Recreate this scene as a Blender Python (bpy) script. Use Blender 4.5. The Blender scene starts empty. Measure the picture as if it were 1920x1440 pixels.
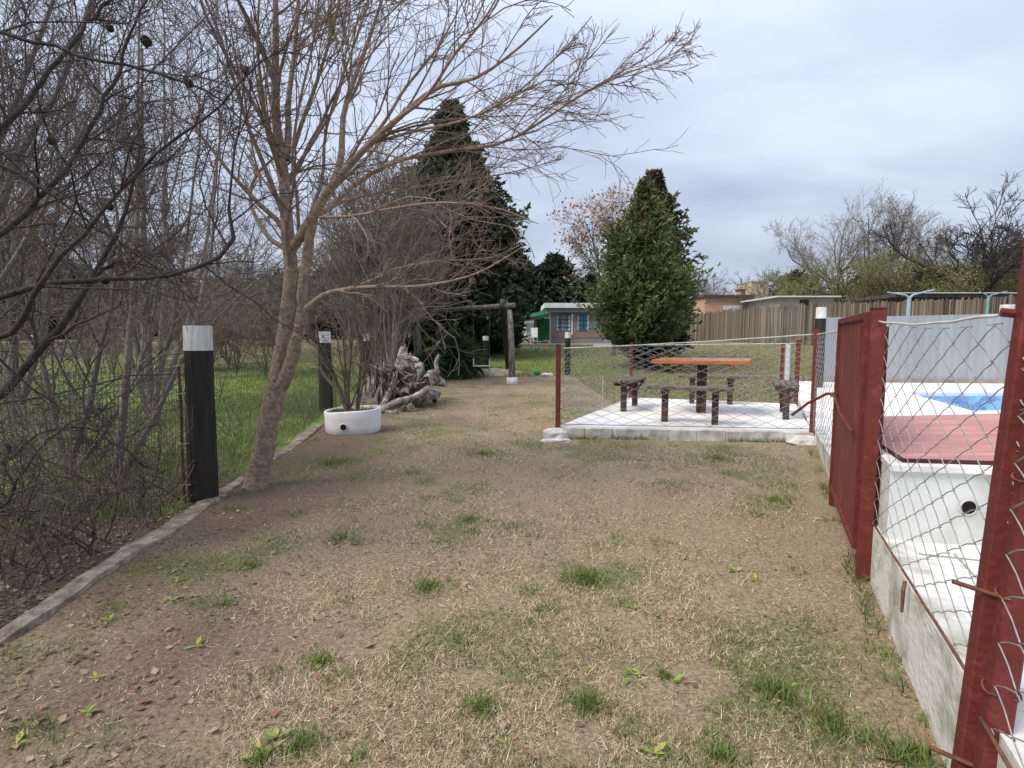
import bpy, math, random
import numpy as np
from mathutils import Vector, Matrix
from mathutils.geometry import tessellate_polygon

# ------------------------------------------------------------------ camera, sky, sun, exposure
SC = bpy.context.scene
COL = SC.collection
F_PX, CX, CY = 1000.0, 960.0, 720.0          # lens in pixels of a 1920 wide frame
CAM_H, PITCH = 1.2, math.atan(88.0 / F_PX)
cam_data = bpy.data.cameras.new('camera')
cam_data.sensor_width = 36.0
cam_data.lens = 36.0 * F_PX / 1920.0
cam_data.clip_start = 0.02
cam_data.clip_end = 2000.0
cam = bpy.data.objects.new('camera', cam_data)
COL.objects.link(cam)
cam.location = (0, 0, CAM_H)
cam.rotation_euler = (math.radians(90) - PITCH, 0, 0)
SC.camera = cam

SUN_EL, SUN_AZ = math.radians(52), math.radians(-118)   # azimuth from +Y towards +X
world = bpy.data.worlds.new('World')
SC.world = world
world.use_nodes = True
wn, wl = world.node_tree.nodes, world.node_tree.links
wn.clear()
wout = wn.new('ShaderNodeOutputWorld')
sky = wn.new('ShaderNodeTexSky')
sky.sky_type = 'NISHITA'
sky.sun_disc = False
sky.sun_elevation = SUN_EL
sky.sun_rotation = SUN_AZ
sky.dust_density = 2.0
bg_sky = wn.new('ShaderNodeBackground')
bg_sky.inputs['Strength'].default_value = 0.08
wl.new(sky.outputs[0], bg_sky.inputs['Color'])
# overcast cloud layer: noise on a flat layer overhead, brighter towards the zenith as any overcast sky
tc = wn.new('ShaderNodeTexCoord')
sep = wn.new('ShaderNodeSeparateXYZ')
wl.new(tc.outputs['Generated'], sep.inputs[0])
def wmath(op, a, b=None, c=None):
    n = wn.new('ShaderNodeMath'); n.operation = op
    for i, v in enumerate((a, b, c)):
        if v is None: continue
        if isinstance(v, (int, float)): n.inputs[i].default_value = v
        else: wl.new(v, n.inputs[i])
    return n.outputs[0]
zz = wmath('MAXIMUM', sep.outputs['Z'], 0.0)
den = wmath('ADD', zz, 0.22)
cx_ = wmath('DIVIDE', sep.outputs['X'], den)
cy_ = wmath('DIVIDE', sep.outputs['Y'], den)
comb = wn.new('ShaderNodeCombineXYZ')
wl.new(cx_, comb.inputs[0]); wl.new(cy_, comb.inputs[1])
mp = wn.new('ShaderNodeMapping')
mp.inputs['Rotation'].default_value = (0, 0, math.radians(28))
mp.inputs['Scale'].default_value = (0.75, 1.5, 1.0)
mp.inputs['Location'].default_value = (1.7, 0.4, 0)
wl.new(comb.outputs[0], mp.inputs[0])
nz = wn.new('ShaderNodeTexNoise')
nz.inputs['Scale'].default_value = 1.15
nz.inputs['Detail'].default_value = 7
nz.inputs['Roughness'].default_value = 0.5
nz.inputs['Distortion'].default_value = 0.35
wl.new(mp.outputs[0], nz.inputs['Vector'])
ramp = wn.new('ShaderNodeValToRGB')
ramp.color_ramp.elements[0].position = 0.33
ramp.color_ramp.elements[0].color = (0.40, 0.465, 0.61, 1)
ramp.color_ramp.elements[1].position = 0.66
ramp.color_ramp.elements[1].color = (0.64, 0.715, 0.845, 1)
wl.new(nz.outputs[0], ramp.inputs[0])
grad = wmath('MULTIPLY_ADD', zz, 0.43, 0.365)
bg_cl = wn.new('ShaderNodeBackground')
wl.new(ramp.outputs[0], bg_cl.inputs['Color'])
wl.new(grad, bg_cl.inputs['Strength'])
wmix = wn.new('ShaderNodeMixShader')
wmix.inputs[0].default_value = 0.9
wl.new(bg_sky.outputs[0], wmix.inputs[1])
wl.new(bg_cl.outputs[0], wmix.inputs[2])
wl.new(wmix.outputs[0], wout.inputs[0])

sun_d = bpy.data.lights.new('sun', 'SUN')
sun_d.energy = 1.5
sun_d.angle = math.radians(28)
sun_d.color = (1.0, 0.91, 0.79)
sun = bpy.data.objects.new('sun', sun_d)
COL.objects.link(sun)
sd = Vector((math.sin(SUN_AZ) * math.cos(SUN_EL), math.cos(SUN_AZ) * math.cos(SUN_EL), math.sin(SUN_EL)))
sun.rotation_euler = (-sd).to_track_quat('-Z', 'Y').to_euler()
vs = SC.view_settings
vs.view_transform = 'Standard'
vs.look = 'None'
vs.exposure = 1.36
vs.gamma = 1.0
vs.use_curve_mapping = False

# ------------------------------------------------------------------ helpers
RNG = np.random.default_rng(7)
random.seed(7)
SP, CP = math.sin(PITCH), math.cos(PITCH)

def vnoise(x, y, scale=1.0, seed=0):
    x = np.asarray(x, float) * scale + 57.3 * seed; y = np.asarray(y, float) * scale + 31.7 * seed
    xi, yi = np.floor(x).astype(np.int64), np.floor(y).astype(np.int64)
    fx, fy = x - xi, y - yi
    fx = fx * fx * (3 - 2 * fx); fy = fy * fy * (3 - 2 * fy)
    def h(a, b):
        n = (a * 374761393 + b * 668265263 + seed * 974711) & 0x7fffffff
        n = ((n ^ (n >> 13)) * 1274126177) & 0x7fffffff
        return ((n ^ (n >> 16)) & 0xffff) / 65535.0
    return (h(xi, yi) * (1 - fx) + h(xi + 1, yi) * fx) * (1 - fy) + (h(xi, yi + 1) * (1 - fx) + h(xi + 1, yi + 1) * fx) * fy

def fbm(x, y, s, seed=0):
    return (vnoise(x, y, s, seed) * .5 + vnoise(x, y, s * 2.1, seed + 1) * .3 + vnoise(x, y, s * 4.3, seed + 2) * .2)

def smooth(a, b, x):
    t = np.clip((np.asarray(x, float) - a) / (b - a), 0, 1)
    return t * t * (3 - 2 * t)

def hz(x, y):
    """height of the terrain"""
    x = np.asarray(x, float); y = np.asarray(y, float)
    z = .95 * smooth(13, 36, y) + .010 * np.clip(y - 36, 0, 40)
    z = z + (fbm(x, y, .9, 3) - .5) * .05 * smooth(0.3, 1.5, np.abs(y) + np.abs(x))
    return z

def hz1(x, y): return float(hz(x, y))

def ray(px, py):
    xc, yc = (px - CX) / F_PX, -(py - CY) / F_PX
    return Vector((xc, CP + yc * SP, -SP + yc * CP))

def G(px, py, z=None):
    """point where the line of sight through a photo pixel meets height z, or the terrain"""
    d = ray(px, py)
    if z is not None:
        t = (z - CAM_H) / d.z
        return Vector((d.x * t, d.y * t, z))
    t = .5
    while t < 90:
        p = d * t
        if CAM_H + p.z <= hz1(p.x, p.y): break
        t += .02 + t * .002
    return Vector((d.x * t, d.y * t, hz1(d.x * t, d.y * t)))

def A(px, py, Y):
    """point at depth Y"""
    d = ray(px, py); t = Y / d.y
    return Vector((d.x * t, Y, CAM_H + d.z * t))

# ---- materials
MATS = {}
def mat(name, c1, c2=None, scale=6.0, rough=.8, bump=0.0, metallic=0.0, detail=5, stretch=(1, 1, 1), c3=None, bscale=None, spec=.3, lo=.35, hi=.65, generated=False):
    if name in MATS: return MATS[name]
    m = bpy.data.materials.new(name); m.use_nodes = True
    n, l = m.node_tree.nodes, m.node_tree.links
    b = n['Principled BSDF']
    b.inputs['Roughness'].default_value = rough
    b.inputs['Metallic'].default_value = metallic
    b.inputs['Specular IOR Level'].default_value = spec
    t = n.new('ShaderNodeTexCoord'); mpn = n.new('ShaderNodeMapping')
    mpn.inputs['Scale'].default_value = stretch
    l.new(t.outputs['Object'], mpn.inputs[0])
    nzn = n.new('ShaderNodeTexNoise'); nzn.inputs['Scale'].default_value = scale
    nzn.inputs['Detail'].default_value = detail; nzn.inputs['Roughness'].default_value = .6
    l.new(mpn.outputs[0], nzn.inputs['Vector'])
    r = n.new('ShaderNodeValToRGB')
    r.color_ramp.elements[0].position = lo; r.color_ramp.elements[0].color = (*c1, 1)
    r.color_ramp.elements[1].position = hi; r.color_ramp.elements[1].color = (*(c2 or c1), 1)
    if c3:
        e = r.color_ramp.elements.new((lo + hi) / 2 + .07); e.color = (*c3, 1)
    l.new(nzn.outputs[0], r.inputs[0]); l.new(r.outputs[0], b.inputs['Base Color'])
    if bump:
        nb = n.new('ShaderNodeTexNoise'); nb.inputs['Scale'].default_value = bscale or scale * 3
        nb.inputs['Detail'].default_value = 4
        l.new(mpn.outputs[0], nb.inputs['Vector'])
        bp = n.new('ShaderNodeBump'); bp.inputs['Strength'].default_value = bump; bp.inputs['Distance'].default_value = .02
        l.new(nb.outputs[0], bp.inputs['Height']); l.new(bp.outputs[0], b.inputs['Normal'])
    MATS[name] = m
    return m

def mat_attr(name, rough=.85, noise=0.0, nscale=60.0, bump=0.0, trans=0.0, nlow=.7):
    """colour from the mesh's own 'col' attribute (each blade, leaf or twig has its own colour)"""
    if name in MATS: return MATS[name]
    m = bpy.data.materials.new(name); m.use_nodes = True
    n, l = m.node_tree.nodes, m.node_tree.links
    b = n['Principled BSDF']; b.inputs['Roughness'].default_value = rough
    b.inputs['Specular IOR Level'].default_value = .2
    a = n.new('ShaderNodeAttribute'); a.attribute_name = 'col'
    src = a.outputs['Color']
    if noise:
        t = n.new('ShaderNodeTexCoord')
        nzn = n.new('ShaderNodeTexNoise'); nzn.inputs['Scale'].default_value = nscale; nzn.inputs['Detail'].default_value = 6
        nzn.inputs['Roughness'].default_value = .7
        l.new(t.outputs['Object'], nzn.inputs['Vector'])
        mr = n.new('ShaderNodeMapRange')
        mr.inputs['From Min'].default_value = .3; mr.inputs['From Max'].default_value = .7
        mr.inputs['To Min'].default_value = 1 - noise; mr.inputs['To Max'].default_value = 1 + noise
        l.new(nzn.outputs[0], mr.inputs['Value'])
        mx = n.new('ShaderNodeMix'); mx.data_type = 'RGBA'; mx.blend_type = 'MULTIPLY'; mx.inputs['Factor'].default_value = 1
        l.new(src, mx.inputs['A']); l.new(mr.outputs[0], mx.inputs['B'])
        src = mx.outputs['Result']
        if bump:
            bp = n.new('ShaderNodeBump'); bp.inputs['Strength'].default_value = bump; bp.inputs['Distance'].default_value = .015
            l.new(nzn.outputs[0], bp.inputs['Height']); l.new(bp.outputs[0], b.inputs['Normal'])
    l.new(src, b.inputs['Base Color'])
    if trans:
        tr = n.new('ShaderNodeBsdfTranslucent'); l.new(src, tr.inputs['Color'])
        mxs = n.new('ShaderNodeMixShader'); mxs.inputs[0].default_value = trans
        l.new(b.outputs[0], mxs.inputs[1]); l.new(tr.outputs[0], mxs.inputs[2])
        l.new(mxs.outputs[0], n['Material Output'].inputs[0])
    MATS[name] = m
    return m

# ---- objects
def tag(o, label=None, cat=None, group=None, kind=None):
    if label: o['label'] = label
    if cat: o['category'] = cat
    if group: o['group'] = group
    if kind: o['kind'] = kind
    return o

def thing(name, loc, label, cat, group=None, rz=0.0):
    o = bpy.data.objects.new(name, None); COL.objects.link(o)
    o.location = loc; o.rotation_euler = (0, 0, rz); o.empty_display_size = .1
    return tag(o, label, cat, group)

def link_mesh(name, me, m=None, parent=None, world_coords=True):
    o = bpy.data.objects.new(name, me); COL.objects.link(o)
    if m: 
        if not me.materials: me.materials.append(m)
    if parent:
        o.parent = parent
        if world_coords:
            bpy_m = Matrix.LocRotScale(parent.location, parent.rotation_euler, None) if parent.parent is None else \
                Matrix.LocRotScale(parent.parent.location, parent.parent.rotation_euler, None) @ parent.matrix_parent_inverse @ Matrix.LocRotScale(parent.location, parent.rotation_euler, None)
            o.matrix_parent_inverse = bpy_m.inverted()
    return o

def np_mesh(name, V, faces, k, col=None, smoothf=False):
    """V (n,3); faces (m,k) int"""
    me = bpy.data.meshes.new(name)
    V = np.ascontiguousarray(V, np.float32).reshape(-1, 3); faces = np.ascontiguousarray(faces, np.int32).reshape(-1, k)
    m = len(faces)
    me.vertices.add(len(V)); me.vertices.foreach_set('co', V.ravel())
    me.loops.add(m * k); me.loops.foreach_set('vertex_index', faces.ravel())
    me.polygons.add(m)
    me.polygons.foreach_set('loop_start', np.arange(m, dtype=np.int32) * k)
    if smoothf: me.polygons.foreach_set('use_smooth', np.ones(m, bool))
    if col is not None:
        at = me.color_attributes.new('col', 'FLOAT_COLOR', 'POINT')
        c4 = np.ones((len(V), 4), np.float32); c4[:, :3] = np.asarray(col, np.float32).reshape(-1, 3)
        at.data.foreach_set('color', c4.ravel())
    me.update(calc_edges=True)
    me.validate()
    return me

def unit(v): return v / np.maximum(np.linalg.norm(v, axis=-1, keepdims=True), 1e-9)

def tubes_arrays(P, R, k=5):
    """P (B,N,3), R (B,N) -> verts, quads"""
    P = np.asarray(P, float); R = np.asarray(R, float)
    B, N, _ = P.shape
    T = np.empty_like(P)
    T[:, 1:-1] = P[:, 2:] - P[:, :-2]; T[:, 0] = P[:, 1] - P[:, 0]; T[:, -1] = P[:, -1] - P[:, -2]
    T = unit(T)
    ref = np.where(np.abs(T[:, :1, 2:3]) > .9, np.array([1., 0, 0]), np.array([0., 0, 1.]))
    ref = np.broadcast_to(ref, T.shape)
    U = unit(np.cross(T, ref)); W = np.cross(T, U)
    a = np.arange(k) * 2 * math.pi / k
    V = P[:, :, None] + R[:, :, None, None] * (U[:, :, None] * np.cos(a)[None, None, :, None] + W[:, :, None] * np.sin(a)[None, None, :, None])
    idx = np.arange(B * N * k).reshape(B, N, k)
    a0 = idx[:, :-1]; a1 = idx[:, 1:]
    Q = np.stack([a0, np.roll(a0, -1, 2), np.roll(a1, -1, 2), a1], -1).reshape(-1, 4)
    return V.reshape(-1, 3), Q

def tube_mesh(name, P, R, k=5, col=None):
    V, Q = tubes_arrays(P, R, k)
    c = None
    if col is not None:
        B, N, _ = np.shape(P)
        c = np.broadcast_to(np.asarray(col, float).reshape(-1, 1, 1, 3), (B, N, k, 3)).reshape(-1, 3)
    return np_mesh(name, V, Q, 4, c, True)

class MB:
    def __init__(s): s.v, s.f = [], []
    def add(s, vs_, fs):
        o = len(s.v); s.v += [tuple(p) for p in vs_]; s.f += [tuple(i + o for i in f) for f in fs]
        return s
    def box(s, c, size, rz=0.0, rot=None, bevel=0.0, taper=1.0):
        x, y, z = size[0] / 2, size[1] / 2, size[2] / 2
        m = rot if rot is not None else Matrix.Rotation(rz, 3, 'Z')
        c = Vector(c)
        if bevel:
            b = bevel; vs_ = []
            for zz_, ins in ((-z, b), (-z + b, 0), (z - b, 0), (z, b)):
                for sx, sy in ((-1, -1), (1, -1), (1, 1), (-1, 1)):
                    for q in (0, 1):
                        hx, hy = (x - ins), (y - ins)
                        if (q == 0) == (sx * sy > 0): p = (sx * hx, sy * (hy - b), zz_)
                        else: p = (sx * (hx - b), sy * hy, zz_)
                        vs_.append(c + m @ Vector(p))
            fs = [tuple(range(7, -1, -1)), tuple(range(24, 32))]
            for r in range(3):
                for i in range(8): fs.append((r * 8 + i, r * 8 + (i + 1) % 8, r * 8 + 8 + (i + 1) % 8, r * 8 + 8 + i))
            return s.add(vs_, fs)
        vs_ = [c + m @ Vector((sx * x, sy * y, sz * z)) for sz in (-1, 1) for sx, sy in ((-1, -1), (1, -1), (1, 1), (-1, 1))]
        return s.add(vs_, [(3, 2, 1, 0), (4, 5, 6, 7), (0, 1, 5, 4), (1, 2, 6, 5), (2, 3, 7, 6), (3, 0, 4, 7)])
    def bar(s, a, b, w, h=None, up=Vector((0, 0, 1)), bevel=0.0):
        """box beam from a to b; w across, h in the 'up' direction"""
        a, b = Vector(a), Vector(b); h = h or w
        d = (b - a); L = d.length; d.normalize()
        if abs(d.dot(up)) > .98: up = Vector((0, 1, 0))
        x = up.cross(d).normalized(); u = d.cross(x)
        rot = Matrix((x, u, d)).transposed()
        return s.box((a + b) / 2, (w, h, L), rot=rot, bevel=bevel)
    def tube(s, pts, r, k=8, cap=True):
        pts = np.array([tuple(p) for p in pts], float)[None]
        R = np.broadcast_to(np.asarray(r, float), (pts.shape[1],))[None]
        V, Q = tubes_arrays(pts, R, k)
        o = len(s.v); n = pts.shape[1]
        s.v += [tuple(p) for p in V]; s.f += [tuple(int(i) + o for i in q) for q in Q]
        if cap:
            s.f.append(tuple(o + i for i in range(k - 1, -1, -1))); s.f.append(tuple(o + (n - 1) * k + i for i in range(k)))
        return s
    def lathe(s, c, prof, k=16, sx=1.0, sy=1.0, cap=True):
        c = Vector(c); vs_ = []
        for r, z in prof:
            for i in range(k):
                a = 2 * math.pi * i / k; vs_.append(c + Vector((r * math.cos(a) * sx, r * math.sin(a) * sy, z)))
        fs = [(j * k + i, j * k + (i + 1) % k, (j + 1) * k + (i + 1) % k, (j + 1) * k + i) for j in range(len(prof) - 1) for i in range(k)]
        if cap: fs += [tuple(range(k - 1, -1, -1)), tuple((len(prof) - 1) * k + i for i in range(k))]
        return s.add(vs_, fs)
    def prism(s, poly, z0, z1):
        """poly list of (x,y) ccw; z0,z1 numbers or per-vertex lists"""
        n = len(poly)
        Z0 = z0 if isinstance(z0, (list, tuple)) else [z0] * n
        Z1 = z1 if isinstance(z1, (list, tuple)) else [z1] * n
        vs_ = [(p[0], p[1], Z0[i]) for i, p in enumerate(poly)] + [(p[0], p[1], Z1[i]) for i, p in enumerate(poly)]
        fs = [tuple(range(n - 1, -1, -1)), tuple(range(n, 2 * n))] + [(i, (i + 1) % n, n + (i + 1) % n, n + i) for i in range(n)]
        return s.add(vs_, fs)
    def jitter(s, amt, seed=0):
        r = random.Random(seed); cache = {}
        for i, p in enumerate(s.v):
            kx = tuple(round(q, 4) for q in p)
            if kx not in cache: cache[kx] = tuple(q + r.uniform(-amt, amt) for q in p)
            s.v[i] = cache[kx]
        return s
    def mesh(s, name, m, smoothf=False):
        me = bpy.data.meshes.new(name); me.from_pydata(s.v, [], s.f); me.update()
        if smoothf: me.polygons.foreach_set('use_smooth', np.ones(len(me.polygons), bool))
        if m: me.materials.append(m)
        return me
    def build(s, name, m, parent=None, smoothf=False, world=True):
        return link_mesh(name, s.mesh(name, m, smoothf), None, parent, world)

def struct(o): return tag(o, kind='structure')

# ---- bare branches
def spawn(P, R, n, l0, l1, a0, a1, up=.2, wob=.12, npt=5, rr=.55, t0=.25, t1=1.0, rmin=.002, upstep=.0, lmin=.05, lmax=9, bias=None, lim=None, tf=.55):
    B, N, _ = P.shape
    idx = np.repeat(np.arange(B), n)
    if lim is not None:
        pl_ = np.linalg.norm(np.diff(P, axis=1), axis=2).sum(1)[idx]
        idx = idx[RNG.random(len(idx)) < np.clip(pl_ / lim, .12, 1)]
    M = len(idx)
    t = RNG.uniform(t0, t1, M)
    fpos = t * (N - 1); i = np.minimum(fpos.astype(int), N - 2); fr = (fpos - i)[:, None]
    start = P[idx, i] * (1 - fr) + P[idx, i + 1] * fr
    tang = unit(P[idx, i + 1] - P[idx, i])
    pr = R[idx, i] * (1 - fr[:, 0]) + R[idx, i + 1] * fr[:, 0]
    plen = np.linalg.norm(np.diff(P, axis=1), axis=2).sum(1)[idx]
    L = np.clip(plen * RNG.uniform(l0, l1, M) * (1.15 - tf * t), lmin, lmax)
    perp = unit(np.cross(RNG.normal(size=(M, 3)), tang))
    a = np.radians(RNG.uniform(a0, a1, M))[:, None]
    d = np.cos(a) * tang + np.sin(a) * perp
    d[:, 2] += up
    if bias is not None: d += np.asarray(bias)
    d = unit(d)
    out = np.empty((M, npt, 3)); out[:, 0] = start
    for k in range(1, npt):
        d = d + RNG.normal(size=(M, 3)) * wob; d[:, 2] += upstep; d = unit(d)
        out[:, k] = out[:, k - 1] + d * (L / (npt - 1))[:, None]
    r0 = np.maximum(np.minimum(pr * rr, L * .03), rmin)
    s = np.linspace(0, 1, npt)[None]
    Rr = r0[:, None] * (1 - s) + np.maximum(rmin * .8, r0 * .3)[:, None] * s
    return out, Rr

def resample(pts, rad, n):
    pts = np.array([tuple(p) for p in pts], float); rad = np.asarray(rad, float)
    # Catmull-Rom then uniform
    q = np.vstack([2 * pts[0] - pts[1], pts, 2 * pts[-1] - pts[-2]])
    o, rr_ = [], []
    for i in range(1, len(q) - 2):
        for t in np.linspace(0, 1, 8, endpoint=False):
            t2, t3 = t * t, t * t * t
            o.append(.5 * (2 * q[i] + (q[i + 1] - q[i - 1]) * t + (2 * q[i - 1] - 5 * q[i] + 4 * q[i + 1] - q[i + 2]) * t2 + (3 * q[i] - q[i - 1] - 3 * q[i + 1] + q[i + 2]) * t3))
            rr_.append(rad[i - 1] * (1 - t) + rad[i] * t)
    o.append(pts[-1]); rr_.append(rad[-1])
    o, rr_ = np.array(o), np.array(rr_)
    s = np.r_[0, np.cumsum(np.linalg.norm(np.diff(o, axis=0), axis=1))]
    u = np.linspace(0, s[-1], n)
    return np.stack([np.interp(u, s, o[:, j]) for j in range(3)], 1), np.interp(u, s, rr_)

BARK_RNG = np.random.default_rng(99)
def shade(base, var, n):
    b = np.asarray(base, float)
    return np.clip(b * (1 + BARK_RNG.normal(size=(n, 1)) * var) * (1 + BARK_RNG.normal(size=(n, 3)) * var * .25), .004, .9)

# ------------------------------------------------------------------ ground
KERB = [G(-260, 1400, 0), G(0, 1205, 0), G(200, 1062, 0), G(400, 930, 0), G(595, 808, 0)]
def kerb_x(y):
    """x of the left fence and kerb at depth y"""
    y = np.asarray(y, float)
    return -1.80 - .105 * y - .015 * np.clip(y - 5, 0, 60) ** 1.5
FX0, FXS = .508, .485
def fence_x(y): return FX0 + FXS * np.asarray(y, float)
ZS = .13                                             # top of patio and pool deck
FL, FR, BL, BR = G(1046, 799, ZS), G(1524, 829, ZS * .5), G(1182, 745, ZS), G(1492, 757, ZS)
FR = Vector((float(fence_x(6.05)), 6.05, ZS))

def in_poly(x, y, poly):
    c = np.zeros(np.shape(x), bool); n = len(poly)
    for i in range(n):
        x1, y1 = poly[i][0], poly[i][1]; x2, y2 = poly[(i + 1) % n][0], poly[(i + 1) % n][1]
        cond = ((y1 > y) != (y2 > y)) & (x < (x2 - x1) * (y - y1) / (y2 - y1 + 1e-12) + x1)
        c ^= cond
    return c
SLAB = [FL, FR, BR, BL]
DECK = [(float(fence_x(-1)) + .1, -1), (20, -1), (20, 12.9), (float(fence_x(12.9)), 12.9), (float(fence_x(6.1)) + .05, 6.1)]

def on_yard(x, y):
    return (x > kerb_x(y) + .06) & ~in_poly(x, y, SLAB) & ~in_poly(x, y, DECK)

def ground_colour(x, y):
    """soil, straw and turf colours, each with its own patches"""
    x = np.asarray(x, float); y = np.asarray(y, float)
    n1 = fbm(x, y, .55, 11); n2 = fbm(x, y, 1.7, 21); n3 = fbm(x, y, .35, 41)
    soil = np.array([.162, .113, .084]); straw = np.array([.285, .218, .142]); green = np.array([.105, .135, .040])
    lawn = np.array([.150, .175, .050]); mead = np.array([.165, .225, .060]); litter = np.array([.115, .085, .062]); olive = np.array([.165, .150, .065])
    left = np.clip((x - kerb_x(y)) / 2.2, 0, 1)
    k_straw = np.clip(smooth(.36, .62, n1 * .6 + left * .26 + n2 * .2) , 0, 1)
    c = soil + (straw - soil) * k_straw[..., None]
    wd = fence_x(y) - x
    k_straw = k_straw * (1 - .85 * smooth(.75, .15, wd + (n2 - .5) * .7) * smooth(6.2, 5.2, y)) * (.25 + .75 * smooth(.2, 1.5, x - kerb_x(y) + (n1 - .5) * 1.6))
    k_straw = k_straw * (.25 + .75 * smooth(.38, .60, fbm(x, y, 3.6, 51))) * (.4 + .6 * smooth(.34, .56, fbm(x, y, 1.1, 57)))
    k_green = smooth(.52, .66, n2 * .75 + n3 * .3) * .62 * (.25 + .75 * smooth(.15, .7, wd + (n2 - .5) * .5)) * (.3 + .7 * smooth(.34, .56, fbm(x, y, 3.9, 71)))
    c = c + (green - c) * k_green[..., None]
    k_lawn = smooth(15.5, 17.0, y + (n1 - .5) * 2.0)
    lc = lawn + (olive - lawn) * smooth(2.5, 6, x + (n2 - .5) * 4)[..., None]
    lc = lc * (0.85 + .4 * n2)[..., None]
    c = c + (lc - c) * k_lawn[..., None]
    # behind the patio the lawn is dry and olive
    k_ol = smooth(9.5, 11.5, y + (n1 - .5) * 2) * smooth(1.2, 3.2, x) * (1 - k_lawn)
    c = c + (olive * 1.05 - c) * k_ol[..., None]
    # meadow outside the wire fence, leaf litter close to the fence
    k_m = (x < kerb_x(y) - .02).astype(float)
    near = smooth(.25, 1.0, (kerb_x(y) - x) * .35 + (y - 2.2) * .22 + (n2 - .5) * .8)
    mc = litter + (mead * (0.75 + .6 * n2)[..., None] - litter) * near[..., None]
    far = smooth(15, 24, y + (n1 - .5) * 6)
    mc = mc + (np.array([.17, .135, .095]) - mc) * far[..., None]
    c = c + (mc - c) * k_m[..., None]
    return c

def build_ground():
    xs = np.unique(np.round(np.concatenate([np.arange(-300, -40, 20), np.arange(-40, -12, 2), np.arange(-12, -4, .4), np.arange(-4, 5, .07), np.arange(5, 14, .35), np.arange(14, 50, 2), np.arange(50, 301, 20)]), 4))
    ys = np.unique(np.round(np.concatenate([np.arange(-60, -2, 6), np.arange(-2, .6, .3), np.arange(.6, 9, .07), np.arange(9, 20, .2), np.arange(20, 45, .7), np.arange(45, 90, 4), np.arange(90, 500, 30)]), 4))
    X, Y = np.meshgrid(xs, ys)
    Z = hz(X, Y) + (fbm(X, Y, 5.5, 77) - .5) * .022 * smooth(16, 6, Y)
    V = np.stack([X, Y, Z], -1).reshape(-1, 3)
    C = ground_colour(X, Y).reshape(-1, 3)
    ny, nx = X.shape
    idx = np.arange(nx * ny).reshape(ny, nx)
    Q = np.stack([idx[:-1, :-1], idx[:-1, 1:], idx[1:, 1:], idx[1:, :-1]], -1).reshape(-1, 4)
    cen = V[Q].mean(1)
    hole = in_poly(cen[:, 0] - .35, cen[:, 1], DECK) & (cen[:, 1] < 12.3) & (cen[:, 1] > -.5) & (cen[:, 0] < 18)
    me = np_mesh('ground', V, Q[~hole], 4, C, True)
    o = link_mesh('ground', me, mat_attr('ground_soil', rough=.95, noise=.55, nscale=62, bump=.9))
    struct(o)
build_ground()

# ------------------------------------------------------------------ patio, pool deck, pool
M_conc = mat('concrete', (.50, .48, .44), (.64, .62, .58), scale=5, rough=.85, bump=.12, bscale=60)
M_white_conc = mat('white_painted_concrete', (.58, .56, .52), (.80, .79, .77), c3=(.74, .73, .70), lo=.28, hi=.6, detail=9, scale=3.5, rough=.75, bump=.1, bscale=90)
M_mould = mat('mouldy_white_render', (.20, .195, .13), (.66, .64, .60), scale=3.4, rough=.92, bump=.35, bscale=26, c3=(.56, .55, .49), stretch=(1.2, 1.2, 1.6), lo=.30, hi=.55, detail=9)
M_slab_edge = mat('weathered_slab', (.34, .30, .25), (.66, .64, .60), scale=6, rough=.9, bump=.25)

def zd(y):
    """deck height: falls gently from the near end towards the patio"""
    return .33 - (.33 - ZS) * min(max((y - 1.2) / 4.8, -.5), 1)

mb = MB(); mb.prism([(p.x, p.y) for p in SLAB], -.1, ZS - .002)
struct(mb.build('patio_slab', M_white_conc))
# front edge of the slab, rough and grey
mb = MB()
dF = (FR - FL).normalized(); nF = Vector((dF.y, -dF.x, 0))
segs = 9
for i in range(segs):
    a = FL.lerp(FR, i / segs); b = FL.lerp(FR, (i + 1) / segs - .0008)
    w = .05 + .015 * random.random(); top = ZS - .012 - .008 * random.random()
    mb.prism([(a.x + nF.x * w, a.y + nF.y * w), (b.x + nF.x * w, b.y + nF.y * w), (b.x, b.y), (a.x, a.y)], -.1, top)
struct(mb.jitter(.004, 3).build('patio_edge', M_slab_edge))

YN0, YN1 = .15, 6.05
near_poly = [(fence_x(YN0) + .10, YN0), (9.5, YN0), (9.5, YN1), (fence_x(YN1) + .10, YN1)]
mb = MB(); mb.prism(near_poly, -.2, [zd(p[1]) - .012 for p in near_poly])
M_deck = mat('speckled_white_deck', (.52, .50, .46), (.78, .77, .74), scale=30, rough=.85, bump=.15, bscale=120, lo=.36, hi=.5, c3=(.74, .73, .71))
struct(mb.build('pool_deck', M_deck))
# joint lines in the near deck: shallow grooves shown as thin dark filler strips
mb = MB()
for (a, b) in ((G(1790, 1030, .3), G(1925, 1190, .3)), (G(1655, 1022, .3), G(1925, 1058, .29))):
    a = Vector((a.x, a.y, zd(a.y) - .008)); b = Vector((b.x, b.y, zd(b.y) - .008))
    mb.bar(a, b, .006, .004)
struct(mb.build('deck_joint', mat('joint_filler', (.33, .32, .30), rough=.9)))

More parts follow.
